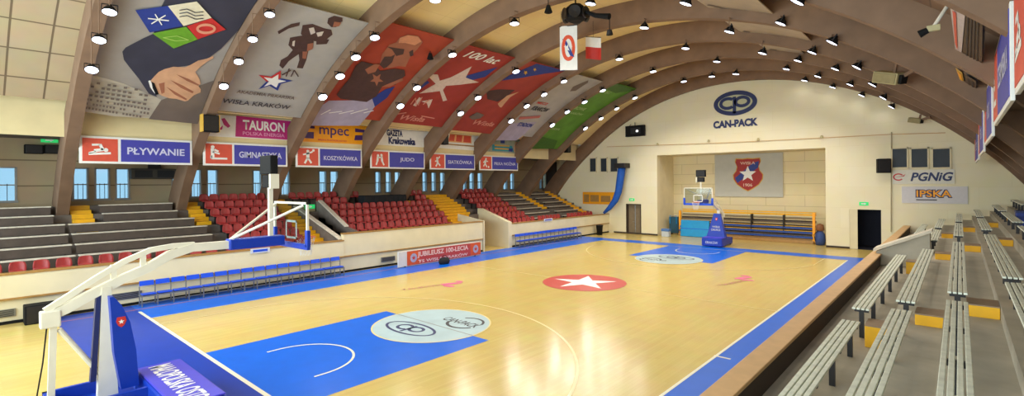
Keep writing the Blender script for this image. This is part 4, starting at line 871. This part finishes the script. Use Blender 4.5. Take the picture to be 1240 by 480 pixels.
# ------------------------------------------------------------------ flags, cluster, right ceiling gear
a = at(678, 34, 'y', 14); b = at(699, 83, 'y', 14)
t = thing('club_flag', 'white vertical flag with red and blue emblem hanging from the ceiling', 'flag', ((a.x+b.x)/2, 14, b.z)); W_ = .95; H_ = a.z-b.z
mb = MB(); n = 10
for j in range(n): 
    x0, x1 = -W_/2+W_*j/n, -W_/2+W_*(j+1)/n; f = lambda x: .04*sin(x*7)
    mb.add([(x0, f(x0), -.12*(x0/W_)), (x1, f(x1), -.12*(x1/W_)), (x1, f(x1), H_-.12*(x1/W_)), (x0, f(x0), H_-.12*(x0/W_))], [(0, 1, 2, 3)])
mb.build('cloth', M['white'], t, fix=False, smooth=True)
fm = lambda x, z: Vector((x, .04*sin(x*7)-.012, H_*.5+z-.12*x/W_))
flat_polys(ring_polys(0, 0, .34, .58, .17, 30), fm, 'emblem_ring', mat('flag_orange_red', (226, 84, 50), .6, .05), t); flat_polys([[(-.3, .42), (-.08, .3), (.3, -.42), (.08, -.34)]], lambda x, z: fm(x, z)+Vector((0, -.006, 0)), 'emblem_sash', M['bluep'], t); flat_polys([star(0, 0, .22)], lambda x, z: fm(x, z)+Vector((0, -.012, 0)), 'emblem_star', M['white'], t)
MB().tube([(-W_/2-.03, 0, H_+.06), (W_/2+.03, 0, H_-.06)], .02, 8).tube([(-.4, 0, H_+.05), (-.4, 0, H_+.75)], .008, 6).tube([(.4, 0, H_-.05), (.4, 0, H_+.75)], .008, 6).build('hanging_bar', M['metal'], t)
a = at(709, 45, 'y', 15.2); b = at(728, 70, 'y', 15.2)
t = thing('national_flag', 'small white over red flag hanging beside the white club flag', 'flag', ((a.x+b.x)/2, 15.2, b.z)); W_ = b.x-a.x; H_ = a.z-b.z-.1
for nm, m, z0, z1 in (('red_half', M['red'], 0, .55), ('white_half', M['white'], .55, 1)):
    mb = MB(); n = 8
    for j in range(n):
        x0, x1 = -W_/2+W_*j/n, -W_/2+W_*(j+1)/n; f = lambda x: .05*sin(x*8); g = lambda x: -.2*x/W_
        mb.add([(x0, f(x0), z0*H_+g(x0)), (x1, f(x1), z0*H_+g(x1)), (x1, f(x1), z1*H_+g(x1)), (x0, f(x0), z1*H_+g(x0))], [(0, 1, 2, 3)])
    mb.build(nm, m, t, fix=False, smooth=True)
MB().tube([(-W_/2, 0, H_+.12), (W_/2, 0, H_-.08)], .015, 8).tube([(0, 0, H_), (0, 0, H_+.75)], .008, 6).build('hanging_bar', M['metal'], t)
q = at(697, 17, 'y', 12.4)
t = thing('speaker_cluster', 'round black loudspeaker cluster under the ceiling above the flags', 'loudspeaker', q)
MB().lathe([(0, .36), (.24, .36), (.42, .2), (.46, 0), (.4, -.22), (.25, -.3), (0, -.3)], 20).build('body', M['black'], t, smooth=False)
for k in range(6):
    an = k*pi/3; mb = MB().lathe([(.1, 0), (.22, .04), (.24, .12), (0, .1)], 14); o = mb.build('horn', M['metal'], t); o.matrix_local = Matrix.Translation((.4*cos(an), .4*sin(an), -.04)) @ Matrix.Rotation(an, 4, 'Z') @ Matrix.Rotation(pi/2, 4, 'Y')
MB().tube([(0, 0, .4), (0, 0, ZC+sqrt((RA+1)**2-q.x**2)-q.z)], .03, 8).build('hanger', M['metal'], t)
q2 = at(738, 20, 'y', 12.4)-q
MB().tube([(.45, 0, .0), tuple(q2*.6), tuple(q2)], [.07, .09, .12], 8).build('arm', M['black'], t); MB().tube([tuple(q2), tuple(q2+Vector((0, 0, -.55)))], .02, 6).build('cable', M['black'], t); MB().lathe([(0, .12), (.09, .1), (.13, -.08), (0, -.08)], 12, tuple(q2+Vector((0, 0, -.62)))).build('microphone', M['black'], t)

q = at(1076, 94, 'y', 19.6)
def big_speaker(q, s, lab, rz):
    t = thing('projector_case', lab, 'speaker', q, rz)
    MB().box(-.9*s, .9*s, -.45*s, .45*s, -.42*s, .42*s, .06*s).build('cabinet', M['beige'], t); MB().box(-.8*s, .8*s, -.49*s, -.45*s, -.34*s, .34*s, .02).build('grille', mat('beige_grille', (150, 138, 98), .7, .1), t)
    MB().box(.9*s, 1.15*s, -.3*s, .35*s, -.35*s, .3*s, .03).build('rear_unit', M['black'], t); MB().beam((1.0*s, 0, .1), (2.0*s, 0, .9*s), .12, .12).beam((.2, 0, .4*s), (.2, 0, 1.1*s), .08, .08).build('bracket', M['rib'], t)
    return t
t = big_speaker(q, .52, 'large beige loudspeaker box under the right side of the roof', -.5); t.rotation_euler = (.15, .3, -.5)
q = at(1108, 146, 'y', YF-.8); t = big_speaker(q, .34, 'smaller beige loudspeaker box near the end wall at right', -.3); t.rotation_euler = (.1, .25, -.3)
q = at(1122, 38, 'y', 9.0); p2 = at(1150, 3, 'y', 9.0)
t = thing('tv_lamp', 'small spot lamp on a pale pole at upper right under the roof', 'lamp', q)
MB().tube([(.1, 0, .05), tuple(p2-q)], .035, 8).tube([tuple(p2-q), tuple(at(1178, 5, 'y', 9.0)-q)], .03, 8).build('pole', M['plank'], t); MB().tube([(-.12, 0, -.04), (.02, 0, .02)], [.08, .06], 10).build('lamp_head', M['black'], t); MB().box(0, .22, -.05, .05, -.02, .1, .01).build('ballast', M['beige'], t)

# ------------------------------------------------------------------ floodlights under the arches
def flood_meshes():
    h = MB().lathe([(0, .26), (.05, .26), (.07, .2), (.12, .17), (.19, .05), (.205, 0), (.19, -.005), (.18, .03), (.0, .1)], 20).build('housing', M['black'], smooth=True); l = MB().lathe([(.186, .006), (.12, -.004), (0, -.01)], 20).build('lens', M['lens'])
    s = MB().tube([(0, 0, .22), (0, 0, 1)], .018, 6).build('stem', M['metal']); y = MB().beam((-.2, 0, .03), (-.2, 0, .28), .02, .03).beam((.2, 0, .03), (.2, 0, .28), .02, .03).beam((-.2, 0, .28), (.2, 0, .28), .03, .02).build('yoke', M['metal'])
    r = [o.data for o in (h, l, s, y)]
    for o in (h, l, s, y): bpy.data.objects.remove(o)
    return r
HM, LM, STM, YM = flood_meshes()
LIGHT = bpy.data.lights.new('flood_bulb', 'SPOT'); LIGHT.energy = 300; LIGHT.spot_size = radians(150); LIGHT.spot_blend = .6; LIGHT.shadow_soft_size = .18; LIGHT.color = (1.0, .95, .85)
FL_PX = {0: [(132.6, 15), (120, 49), (111, 85)], 1: [(326.5, 18), (306, 48), (289, 75), (271, 105)], 2: [(527, 1), (454, 46), (431, 70), (412, 93), (391, 118)],
 3: [(623, 29), (548, 67), (505, 107), (485, 129), (715, 5), (830, 5), (965, 3)], 4: [(625, 87), (579, 119), (558, 138), (780, 34), (883, 39), (945, 29), (1007, 52)],
 5: [(750, 72), (683, 99), (659, 115), (638, 129), (619, 147), (830, 59), (923, 65), (983, 64), (1037, 82)], 6: [(791, 87), (868, 75), (730, 110), (708, 124), (687, 136), (669, 152), (966, 74), (1011, 84), (1056, 103)],
 7: [(862, 93), (828, 99), (769, 119), (747, 132), (728, 144), (709, 156), (891, 90), (952, 84), (990, 93), (1029, 103), (1069, 119)], 8: [(974, 98), (1008, 106), (1043, 116), (1079, 130)]}
LIGHT2 = LIGHT.copy(); LIGHT2.energy = 12
ANAMES = ['first', 'second', 'third', 'fourth', 'fifth', 'sixth', 'seventh', 'eighth', 'ninth']
for ri, lst in FL_PX.items():
    pts = sorted([at(u, v, 'y', RIBS[ri]-RW/2-.22) for u, v in lst], key=lambda p: p.x)
    for j, p in enumerate(pts):
        r = sqrt(p.x**2+(p.z-ZC)**2) if p.x > -12 else sqrt(((p.x-1.8)/1.15)**2+(p.z-ZC)**2)
        t = thing('floodlight', 'dome floodlight on the %s arch from the left, %s lamp counting from its left leg' % (ANAMES[ri], ORD[j]), 'floodlight', p, 0, 'dome floodlights along the arches')
        d = Vector((p.x*.3, p.y, 0))-p; d.y -= .8; rot = d.to_track_quat('-Z', 'Y').to_euler()
        for nm, me in (('housing', HM), ('lens', LM), ('yoke', YM)):
            o = bpy.data.objects.new(nm, me); C.objects.link(o); o.parent = t; o.rotation_euler = rot
        xx = p.x if p.x > -12 else (p.x-1.8)/1.15
        ztop = ZC+sqrt(max(1, max(RA+.06, r+.2)**2-xx**2)); top = max(.3, ztop-p.z)
        mb = MB().tube([(0, 0, .2), (0, 0, top), (0, .26, top)], .018, 6); mb.build('stem', M['rib'], t)
        if ri < 2: t.scale = (.82, .82, .82)
        lo = bpy.data.objects.new('bulb', LIGHT if ri < 8 else LIGHT2); C.objects.link(lo); lo.parent = t; lo.rotation_euler = rot; lo.location = d.normalized()*.06
for u, v, yy, lab in ((664, 12, 11.2, 'small dark hanging lamp left of the round speaker cluster'), (521, 69, 11.0, 'small dark lamp at the top of the red portrait banner')):
    q = at(u, v, 'y', yy); t = thing('hanging_lamp', lab, 'lamp', q); MB().lathe([(0, .2), (.07, .18), (.16, -.1), (.13, -.12), (0, -.05)], 14).build('lamp_shade', M['black'], t); MB().tube([(0, 0, .18), (0, 0, 1.0)], .02, 6).build('stem', M['metal'], t)

# ------------------------------------------------------------------ basketball hoops
def hoop(lab, loc, rz, far=False):
    "built with y = distance in front of the baseline (towards the court +), x across"
    t = thing('basketball_hoop', lab, 'basketball hoop', loc, rz)
    W = M['hoopwhite']
    # wheeled base
    mb = MB().box(-.62, .62, -3.22, -1.9, .1, .3, .02).box(-.62, -.54, -3.22, -1.2, .3, .52).box(.54, .62, -3.22, -1.2, .3, .52).box(-.62, .62, -3.22, -3.14, .3, .52)
    mb.build('base_frame', M['padblue'], t)
    px0, px1 = (-.42, 2.3) if not far else (-.66, .66)
    MB().box(px0, px1, -1.85, -1.02, .05, .58, .05).build('front_pad', M['padblue'], t)
    MB().box(px0+.005, px1-.005, -1.83, -1.04, .58, .62, .02).build('front_pad_top', M['padviolet'], t)
    text_flat('MAŁOPOLSKA OSTO', 'pad_lettering', M['white'], t, (px0+1.42, -1.46, .625), (1, 0, 0), (0, 1, 0), w=2.5, h=.4, bold=.02) if not far else text_flat('KRAKÓW', 'pad_lettering', M['white'], t, (0, -1.02+.004, .32), (-1, 0, 0), (0, 0, 1), w=.8, h=.2)
    for x, y in ((-.5, -3.1), (.5, -3.1), (-.5, -2.1), (.5, -2.1)):
        o = MB().lathe([(0, -.04), (.1, -.04), (.12, 0), (.1, .04), (0, .04)], 14).build('wheel', M['black'], t); o.matrix_local = Matrix.Translation((x, y, .12)) @ Matrix.Rotation(pi/2, 4, 'Y')
    # column and pads
    MB().prism([(-2.52, .25), (-2.2, .25), (-2.3, 2.45), (-2.44, 2.45)], 'x', -.09, .09).build('column', W, t)
    MB().prism([(-2.62, .7), (-2.53, .7), (-2.45, 2.3), (-2.52, 2.3)], 'x', -.07, .07).build('rear_pad', M['navyink'], t)
    cp = MB().prism([(-2.2, .5), (-1.92, .5), (-1.96, 1.2), (-2.05, 1.75), (-2.18, 2.1), (-2.3, 2.28), (-2.36, 2.28), (-2.3, 1.2)], 'x', -.3, .3)
    if far:
        cp = MB(); cp.add([(-.62, -1.75, .55), (.62, -1.75, .55), (.62, -2.16, .55), (-.62, -2.16, .55), (-.2, -2.0, 2.15), (.2, -2.0, 2.15), (.2, -2.24, 2.15), (-.2, -2.24, 2.15)], [(0, 1, 2, 3), (4, 5, 6, 7), (0, 1, 5, 4), (1, 2, 6, 5), (2, 3, 7, 6), (3, 0, 4, 7)])
    cpo = cp.build('column_pad', M['padblue'], t)
    nrm = lambda s, z: Vector((s, -1.78-(z-.55)*.14+(.006 if not far else .09-.02*z), z))
    if not far: em = lambda s, z: Vector((.306, -2.19+s, z))
    else: em = lambda s, z: Vector((s, -1.75-(z-.55)*.156+.012, z))
    flat_polys([[(x*.08, 1.78+z*.1) for x, z in [(-.8, 1), (.8, 1), (1, .2), (.6, -.6), (0, -1), (-.6, -.6), (-1, .2)]]], em, 'emblem', M['red'], t); flat_polys([[(x, 1.79+z) for x, z in star(0, 0, .05)]], lambda s, z: em(s, z)+(Vector((.006, 0, 0)) if not far else Vector((0, .01, 0))), 'emblem_star', M['white'], t)
    if far: text_flat('WISŁA', 'column_lettering', M['line'], t, (0, 0, 0), None, None, w=.5, h=.13, fn=lambda a, b: em(-a, 1.28+b)+Vector((0, .006, 0))); text_flat('CAN-PACK', 'second_lettering', M['line'], t, (0, 0, 0), None, None, w=.62, h=.13, fn=lambda a, b: em(-a, 1.08+b)+Vector((0, .006, 0)))
    # arm: lower chord rising, upper chord, posts
    zl = lambda y: 2.02+(y+3.25)*.42 if y < -.9 else 3.02
    def chord(name, pts, w_, h_):
        P = [at(u, v, 'x', 0) for u, v in pts]; mb = MB(); vs = []
        for i, p in enumerate(P):
            t_ = (P[min(i+1, len(P)-1)]-P[max(i-1, 0)]).normalized(); n_ = Vector((0, -t_.z, t_.y))
            vs += [p+Vector((-w_/2, 0, 0))-n_*h_/2, p+Vector((w_/2, 0, 0))-n_*h_/2, p+Vector((w_/2, 0, 0))+n_*h_/2, p+Vector((-w_/2, 0, 0))+n_*h_/2]
        fs = [(i*4+k, i*4+(k+1) % 4, i*4+4+(k+1) % 4, i*4+4+k) for i in range(len(P)-1) for k in range(4)]+[(3, 2, 1, 0), tuple(range(len(vs)-4, len(vs)))]
        mb.add(vs, fs).build(name, W, t)
    chord('lower_arm', [(52, 386), (80, 374), (110, 357), (150, 337), (178, 325), (205, 309), (232, 300), (277, 296.5)], .15, .17)
    chord('upper_arm', [(54, 377), (84, 358), (118, 336), (150, 317), (182, 303), (210, 298), (235, 296)], .1, .1)
    for y, za, zb in ((-2.25, 2.55, 2.85), (-1.78, 2.76, 3.05)): MB().beam((0, y, za), (0, y, zb), .09, .09).build('arm_post', W, t)
    MB().box(-.1, .1, -3.3, -3.02, 1.84, 2.14, .02).build('pivot_block', W, t)
    MB().beam((0, -3.16, .5), (0, -3.12, 1.85), .1, .1).build('rear_strut', W, t)
    MB().tube([(0, -3.04, 1.78), (0, -2.36, .62)], .045, 10).build('diagonal_strut', W, t)
    MB().tube([(-.05, -3.2, 1.85), (-.12, -3.25, 1.2), (-.05, -3.35, .55)], .012, 6).build('cable', M['black'], t)
    MB().box(-.15, .15, -.22, 1.0, 2.92, 3.16, .03).build('arm_pad', M['padblue'], t)
    # backboard
    x0, x1, z0, z1, yb = -.9, .9, 2.9, 3.95, 1.2
    bb = MB().box(x0+.03, x1-.03, yb-.008, yb+.008, z0+.03, z1-.03).build('backboard', M['board'], t)
    f = .05; MB().box(x0, x0+f, yb-.03, yb+.02, z0, z1).box(x1-f, x1, yb-.03, yb+.02, z0, z1).box(x0, x1, yb-.03, yb+.02, z1-f, z1).box(x0, x1, yb-.03, yb+.02, z0, z0+f).build('frame', W, bb)
    l = .05; MB().box(-.295, -.295+l, yb+.009, yb+.013, 3.05, 3.5).box(.295-l, .295, yb+.009, yb+.013, 3.05, 3.5).box(-.295, .295, yb+.009, yb+.013, 3.45, 3.5).box(-.295, .295, yb+.009, yb+.013, 3.05, 3.1).build('target_square', M['white'], bb)
    MB().box(x0-.03, x1+.03, yb-.05, yb+.04, z0-.06, z0+.07, .015).box(x0-.04, x0+.08, yb-.05, yb+.04, z0, z0+.4, .015).box(x1-.08, x1+.04, yb-.05, yb+.04, z0, z0+.4, .015).build('edge_pad', M['padblue'] if not far else M['benchblue'], bb)
    rim = MB().tube([(.225*cos(2*pi*k/28), 1.575+.225*sin(2*pi*k/28), 3.05) for k in range(29)], .011, 8).box(-.07, .07, 1.21, 1.36, 3.0, 3.06).build('rim', mat('rim_orange', (206, 80, 40), .4, .05), t)
    net = MB(); n = 12
    for lv, (ra, za, rb, zb) in enumerate(((.225, 3.04, .19, 2.92), (.19, 2.92, .16, 2.8), (.16, 2.8, .14, 2.68), (.14, 2.68, .13, 2.6))):
        for k in range(n):
            for s in (-.5, .5):
                a = 2*pi*(k+.5*(lv % 2))/n; b2 = 2*pi*(k+.5*(lv % 2)+s)/n; net.tube([(ra*cos(a), 1.575+ra*sin(a), za), (rb*cos(b2), 1.575+rb*sin(b2), zb)], .004, 4, False)
    net.build('net', M['net'], rim)
    for s in (-1, 1): MB().tube([(0, -.18, 3.14), (s*.75, yb-.04, 3.88)], .03, 8).build('brace', W, t)
    MB().beam((0, .72, 3.1), (0, .72, 4.3), .09, .09).build('clock_post', W, t)
    sc = MB().box(-.3, .3, .6, .78, 4.62, 5.06, .02).build('shot_clock', M['black'], t); MB().box(-.26, .26, .78, .79, 4.66, 5.02).build('display', M['screen'], sc)
    g = MB().box(-.22, .22, .62, .76, 4.3, 4.6, .02).build('game_clock', M['black'], t); MB().box(.22, .3, .6, .8, 4.28, 4.62).build('clock_bracket', W, g)
    MB().box(-.18, .18, .76, .77, 4.34, 4.56).build('display', M['screen'], g)
    return t
hoop('large white and blue portable basketball hoop in the left foreground', (0, 0, 0), 0)
hoop('portable basketball hoop with blue padded base at the far end', (0, CL, 0), pi, True)

# ------------------------------------------------------------------ courtside: team benches, board, bins
def team_bench(y0, y1, n, lab, x=-9.85):
    t = thing('team_bench', lab, 'bench', (x, y0, 0)); p = (y1-y0)/n
    MB().box(-.24, .2, 0, y1-y0, .36, .4).box(-.24, -.18, 0, y1-y0, .06, .1).build('frame', M['grey'], t)
    for k in range(n):
        y = p*k+.03; L = p-.06
        MB().box(-.16, .18, y, y+L, .42, .46, .012).build('seat', M['benchblue'], t); MB().add([(-.25, y, .71), (-.25, y+L, .71), (-.21, y+L, .71), (-.21, y, .71), (-.29, y, .88), (-.29, y+L, .88), (-.25, y+L, .88), (-.25, y, .88)], [(0, 1, 2, 3), (4, 5, 6, 7), (0, 1, 5, 4), (1, 2, 6, 5), (2, 3, 7, 6), (3, 0, 4, 7)]).build('backrest', M['benchblue'], t)
    for k in range(0, n+1, 1):
        y = min(max(p*k, .02), y1-y0-.02); MB().box(-.22, -.18, y-.015, y+.015, 0, .7).box(.14, .18, y-.015, y+.015, 0, .36).build('leg', M['grey'], t)
    return t
team_bench(.2, 8.15, 16, 'long row of blue plastic team seats along the near left wall')
team_bench(20.9, 28.2, 15, 'long row of blue plastic team seats along the far left wall')
t = thing('advertising_board', 'red courtside board reading JUBILEUSZ 100-LECIA in white letters', 'board', (-9.4, 11.0, 0))
Lb = 5.85
MB().box(-.05, .05, 0, Lb, .03, .84, .01).build('panel', mat('board_white', (220, 214, 204), .5, .04), t); MB().box(.05, .058, .55, Lb, .06, .8).build('red_face', mat('board_red', (186, 66, 66), .5, .06), t)
text_flat('JUBILEUSZ 100-LECIA', 'lettering', mat('board_pink', (232, 196, 192), .5, .03), t, (.064, 3.05, .55), (0, 1, 0), (0, 0, 1), w=3.7, h=.34, bold=.03); text_flat('TS WISŁA KRAKÓW', 'small_lettering', mat('board_pink', (232, 196, 192), .5, .03), t, (.064, 3.05, .22), (0, 1, 0), (0, 0, 1), w=3.6, h=.2, bold=.02)
for y in (.95, Lb-.35):
    flat_polys([rect(y-.42, y+.42, .08, .78)], lambda a, b: Vector((.062, a, b)), 'crest_field', mat('board_orange', (214, 86, 40), .5, .05), t); flat_polys([ell(y, .43, .22, .24, 24)], lambda a, b: Vector((.068, a, b)), 'crest_disc', M['lav'], t); flat_polys([star(y, .43, .14)], lambda a, b: Vector((.074, a, b)), 'crest_star', M['red'], t)
for y in (.4, Lb-.4): MB().box(-.35, .08, y-.03, y+.03, 0, .05).build('foot', M['metal'], t)
q = at(538, 320, 'z', 0); t = thing('sports_bag', 'small black bag on the floor in front of the red board', 'bag', (q.x, q.y, 0)); MB().lathe([(0, 0), (.2, .01), (.25, .15), (.2, .32), (0, .38)], 16).build('body', M['blackcloth'], t, smooth=True).scale = (.8, 1.5, 1); MB().tube([(0, -.2, .34), (0, -.1, .46), (0, .1, .46), (0, .2, .34)], .015, 6).build('handle', M['black'], t)
def floor_vent(y, w_, z, lab, x=-10.38):
    t = thing('vent_grille', lab, 'vent', (x, y, z)); MB().box(-.02, .03, -w_/2, w_/2, -.12, .12).build('frame', M['grey'], t); mb = MB()
    for k in range(5): mb.box(.03, .04, -w_/2+.04, w_/2-.04, -.1+k*.045, -.08+k*.045)
    mb.build('slats', M['metal'], t)
floor_vent(at(148, 361, 'x', -10.3).y, 1.2, .38, 'grey wall vent behind the near hoop arm, left of team seats')
floor_vent(at(471, 314, 'x', -10.3).y, .85, .38, 'grey wall vent just left of the red board'); floor_vent(at(3, 383, 'x', -10.3).y, .6, .36, 'grey wall vent at the left edge of the photo')
q = at(48, 381, 'x', -10.0); t = box_speaker((-9.95, q.y, .3), .75, .5, .6, 'black loudspeaker box on the floor behind rear end of near hoop', pi/2)
MB().box(-.3, .3, -.2, .2, -.3, -.28).build('foot', M['grey'], t)
q = at(726, 279, 'x', -9.9); t = thing('waste_bin', 'dark waste bin by the far end of the left parapet', 'bin', (-9.9, q.y, 0)); MB().lathe([(0, 0), (.22, 0), (.28, .75), (.3, .78), (.24, .8), (.2, .1), (0, .08)], 16).build('bin_body', M['black'], t, smooth=True); MB().lathe([(.31, .76), (.31, .82), (.27, .82)], 16).build('rim', M['metal'], t)
t = thing('name_plate', 'small white and blue name plate on the parapet above near team seats', 'sign', (-10.29, at(315, 303.5, 'x', -10.3).y, at(315, 303.5, 'x', -10.3).z)); MB().box(0, .02, -.4, .4, -.1, .1).build('plate', mat('plate_pale', (206, 210, 220), .5, .03), t); flat_polys([rect(-.3, .3, -.05, .05)], lambda a, b: Vector((.025, a, b)), 'print', M['benchblue'], t)
q = at(664, 266.5, 'x', -10.3); t = thing('name_plate', 'small pale name plate on the parapet above far team seats', 'sign', (-10.32, q.y, q.z)); MB().box(0, .02, -.5, .5, -.1, .1).build('plate', mat('plate_pale', (206, 210, 220), .5, .03), t); flat_polys([rect(-.4, .4, -.04, .04)], lambda a, b: Vector((.025, a, b)), 'print', M['signblue'], t)

# ------------------------------------------------------------------ right stand
BT = [1.80, 2.14, 2.46, 2.70, 2.98, 3.26, 3.55]
def rz_(k): return BT[min(k, 6)]-(.4 if k else .62)
RX = [10.0, 11.25, 12.0, 12.7, 13.42, 14.1, 14.8]
prof = [(10.0, 0)]
for k in range(6): prof += [(RX[k], rz_(k)), (RX[k+1], rz_(k))]
prof += [(RX[6], rz_(6)), (17.4, rz_(6)), (17.4, 0)]
struct(MB().prism(prof, 'y', -9.2, 33.5), 'terrace_right', M['conc'], 'grey concrete stepped terrace on the right side', 'terrace')
t = thing('parapet_rail', 'tan wooden rail on a dark parapet in front of the right stand', 'rail'); t['kind'] = 'structure'
MB().box(9.7, 10.04, -9.2, 33.4, 1.56, 1.62, .012).build('rail_cap', M['rail'], t); MB().box(9.72, 10.01, -9.2, 33.4, 0, 1.56).build('parapet_panel', M['darkwall'], t)
struct(MB().box(17.4, 17.65, -9.2, 33.9, 0, 7.6), 'wall_right', M['gallery'], 'brown back wall behind the right stand', 'wall')
struct(MB().box(13.2, 17.4, -9.2, 33.5, 6.3, 6.42), 'ceiling_gallery_right', M['ceilbrown'], 'brown soffit above the back of the right stand', 'ceiling')
BX = [(10.57, 10.87), (11.31, 11.61), (12.04, 12.31), (12.74, 13.01), (13.46, 13.74), (14.16, 14.44)]
def slat_bench(k, y0, y1, lab):
    x0, x1 = BX[k]; L = y1-y0
    t = thing('slatted_bench', lab, 'bench', ((x0+x1)/2, (y0+y1)/2, rz_(k)), 0, 'slatted benches on the right stand'); w_ = x1-x0; top = BT[k]-rz_(k)
    for j in range(4):
        a = -w_/2+j*w_/4; MB().box(a+.008, a+w_/4-.008, -L/2, L/2, top-.035, top, .006).build('slat', M['slat'], t)
    n = max(2, int(L/1.6)+1)
    for j in range(n):
        y = -L/2+.15+(L-.3)*j/(n-1); MB().box(-w_/2+.03, w_/2-.03, y-.03, y+.03, top-.1, top-.035).box(-.04, .04, y-.03, y+.03, 0, top-.1).build('leg', M['metal'], t)
RN = ['lowest row', 'second row', 'third row', 'fourth row', 'fifth row', 'sixth row']
for k in range(5): slat_bench(k, -.5, [6.6, 6.5, 6.15, 7.0, 6.6][k], 'pale slatted bench on the right stand, nearest section, %s' % RN[k])
for k in range(6): slat_bench(k, [7.75, 7.3, 6.95, 7.6, 7.6, 7.6][k], [17.2, 16.4, 16.0, 16.4, 16.6, 16.6][k], 'pale slatted bench on the right stand, second section, %s' % RN[k])
for k in range(1, 6): slat_bench(k, 18.4 if k > 1 else 19.6, 24.6, 'pale slatted bench on the right stand, third section, %s' % RN[k])
for k in range(0, 6): slat_bench(k, 26.0, 32.6, 'pale slatted bench on the right stand, farthest section, %s' % RN[k])
def ystep(k, y, lab, L=.6, two=False):
    "yellow step box standing on terrace k-1 against the riser of terrace k"
    t = thing('step_box', lab, 'step', (RX[k]-.205, y, rz_(k-1)), 0, 'yellow step boxes in the right stand aisles'); H = .19 if k > 1 else .4; MB().box(-.2, .2, -L/2, L/2, 0, H, .008).build('box', M['yellow'], t); MB().box(-.205, .2, -L/2-.005, L/2+.01, H, H+.02).build('tread', mat('worn_tread', (150, 128, 104), .7, .12), t)
for k in range(1, 7): ystep(k, 7.55 if k < 3 else 7.35, 'yellow step box in the nearest aisle of the right stand, %s from the rail' % ORD[k-1])
for k in range(1, 7): ystep(k, 17.4, 'yellow step box in the middle aisle of the right stand, %s from the rail' % ORD[k-1])
for k in range(1, 7): ystep(k, 25.3, 'yellow step box in the far aisle of the right stand, %s from the rail' % ORD[k-1])
yv = 18.6
a = at(1061, 302, 'y', yv); b = at(1126, 279, 'y', yv); 
slope_wall('wall_stair_right', yv, yv+.8, [(a.x, 1.2), (a.x, a.z-.08), (b.x, b.z-.08), (b.x, 1.2)], M['conc'], 'short sloping grey parapet of the exit stair in the right stand')
struct(MB().prism([(a.x-.08, a.z-.08), (b.x+.06, b.z-.08), (b.x+.06, b.z+.02), (a.x-.08, a.z+.02)], 'y', yv-.1, yv+.95), 'trim_coping', mat('pale_coping', (206, 198, 180), .6, .06), 'pale sloping coping slab on the right stand exit stair parapet', 'trim')
t = thing('storage_crate', 'blue crate at the right edge of the photo on the right stand', 'crate', (13.93, 22.4, rz_(4))); MB().box(-.15, .15, -.3, .3, 0, .55, .03).build('body', M['bluep'], t); MB().box(-.165, .165, -.32, .32, .5, .58, .01).build('rim', M['navyink'], t)

# ------------------------------------------------------------------ daylight, camera, view
w = bpy.data.worlds.new('sky'); SC.world = w; w.use_nodes = True; nt = w.node_tree; bg = nt.nodes['Background']
bg.inputs['Color'].default_value = lin((176, 216, 238)); bg.inputs['Strength'].default_value = 1.3
cam = bpy.data.cameras.new('camera'); co = bpy.data.objects.new('camera', cam); C.objects.link(co); SC.camera = co
co.matrix_world = Matrix(((RGT.x, UPV.x, -FWD.x, CAM.x), (RGT.y, UPV.y, -FWD.y, CAM.y), (RGT.z, UPV.z, -FWD.z, CAM.z), (0, 0, 0, 1)))
cam.sensor_width = 36; cam.lens = FPX*36/1240; cam.shift_y = (CY-240)/1240; cam.clip_end = 300
vs = SC.view_settings; vs.view_transform = 'Standard'; vs.look = 'None'; vs.gamma = 1; vs.use_curve_mapping = False; vs.exposure = 0.0
try:
    SC.cycles.use_denoising = True; SC.cycles.max_bounces = 14; SC.cycles.diffuse_bounces = 8; SC.cycles.sample_clamp_indirect = 8; SC.cycles.use_light_tree = True
except Exception: pass
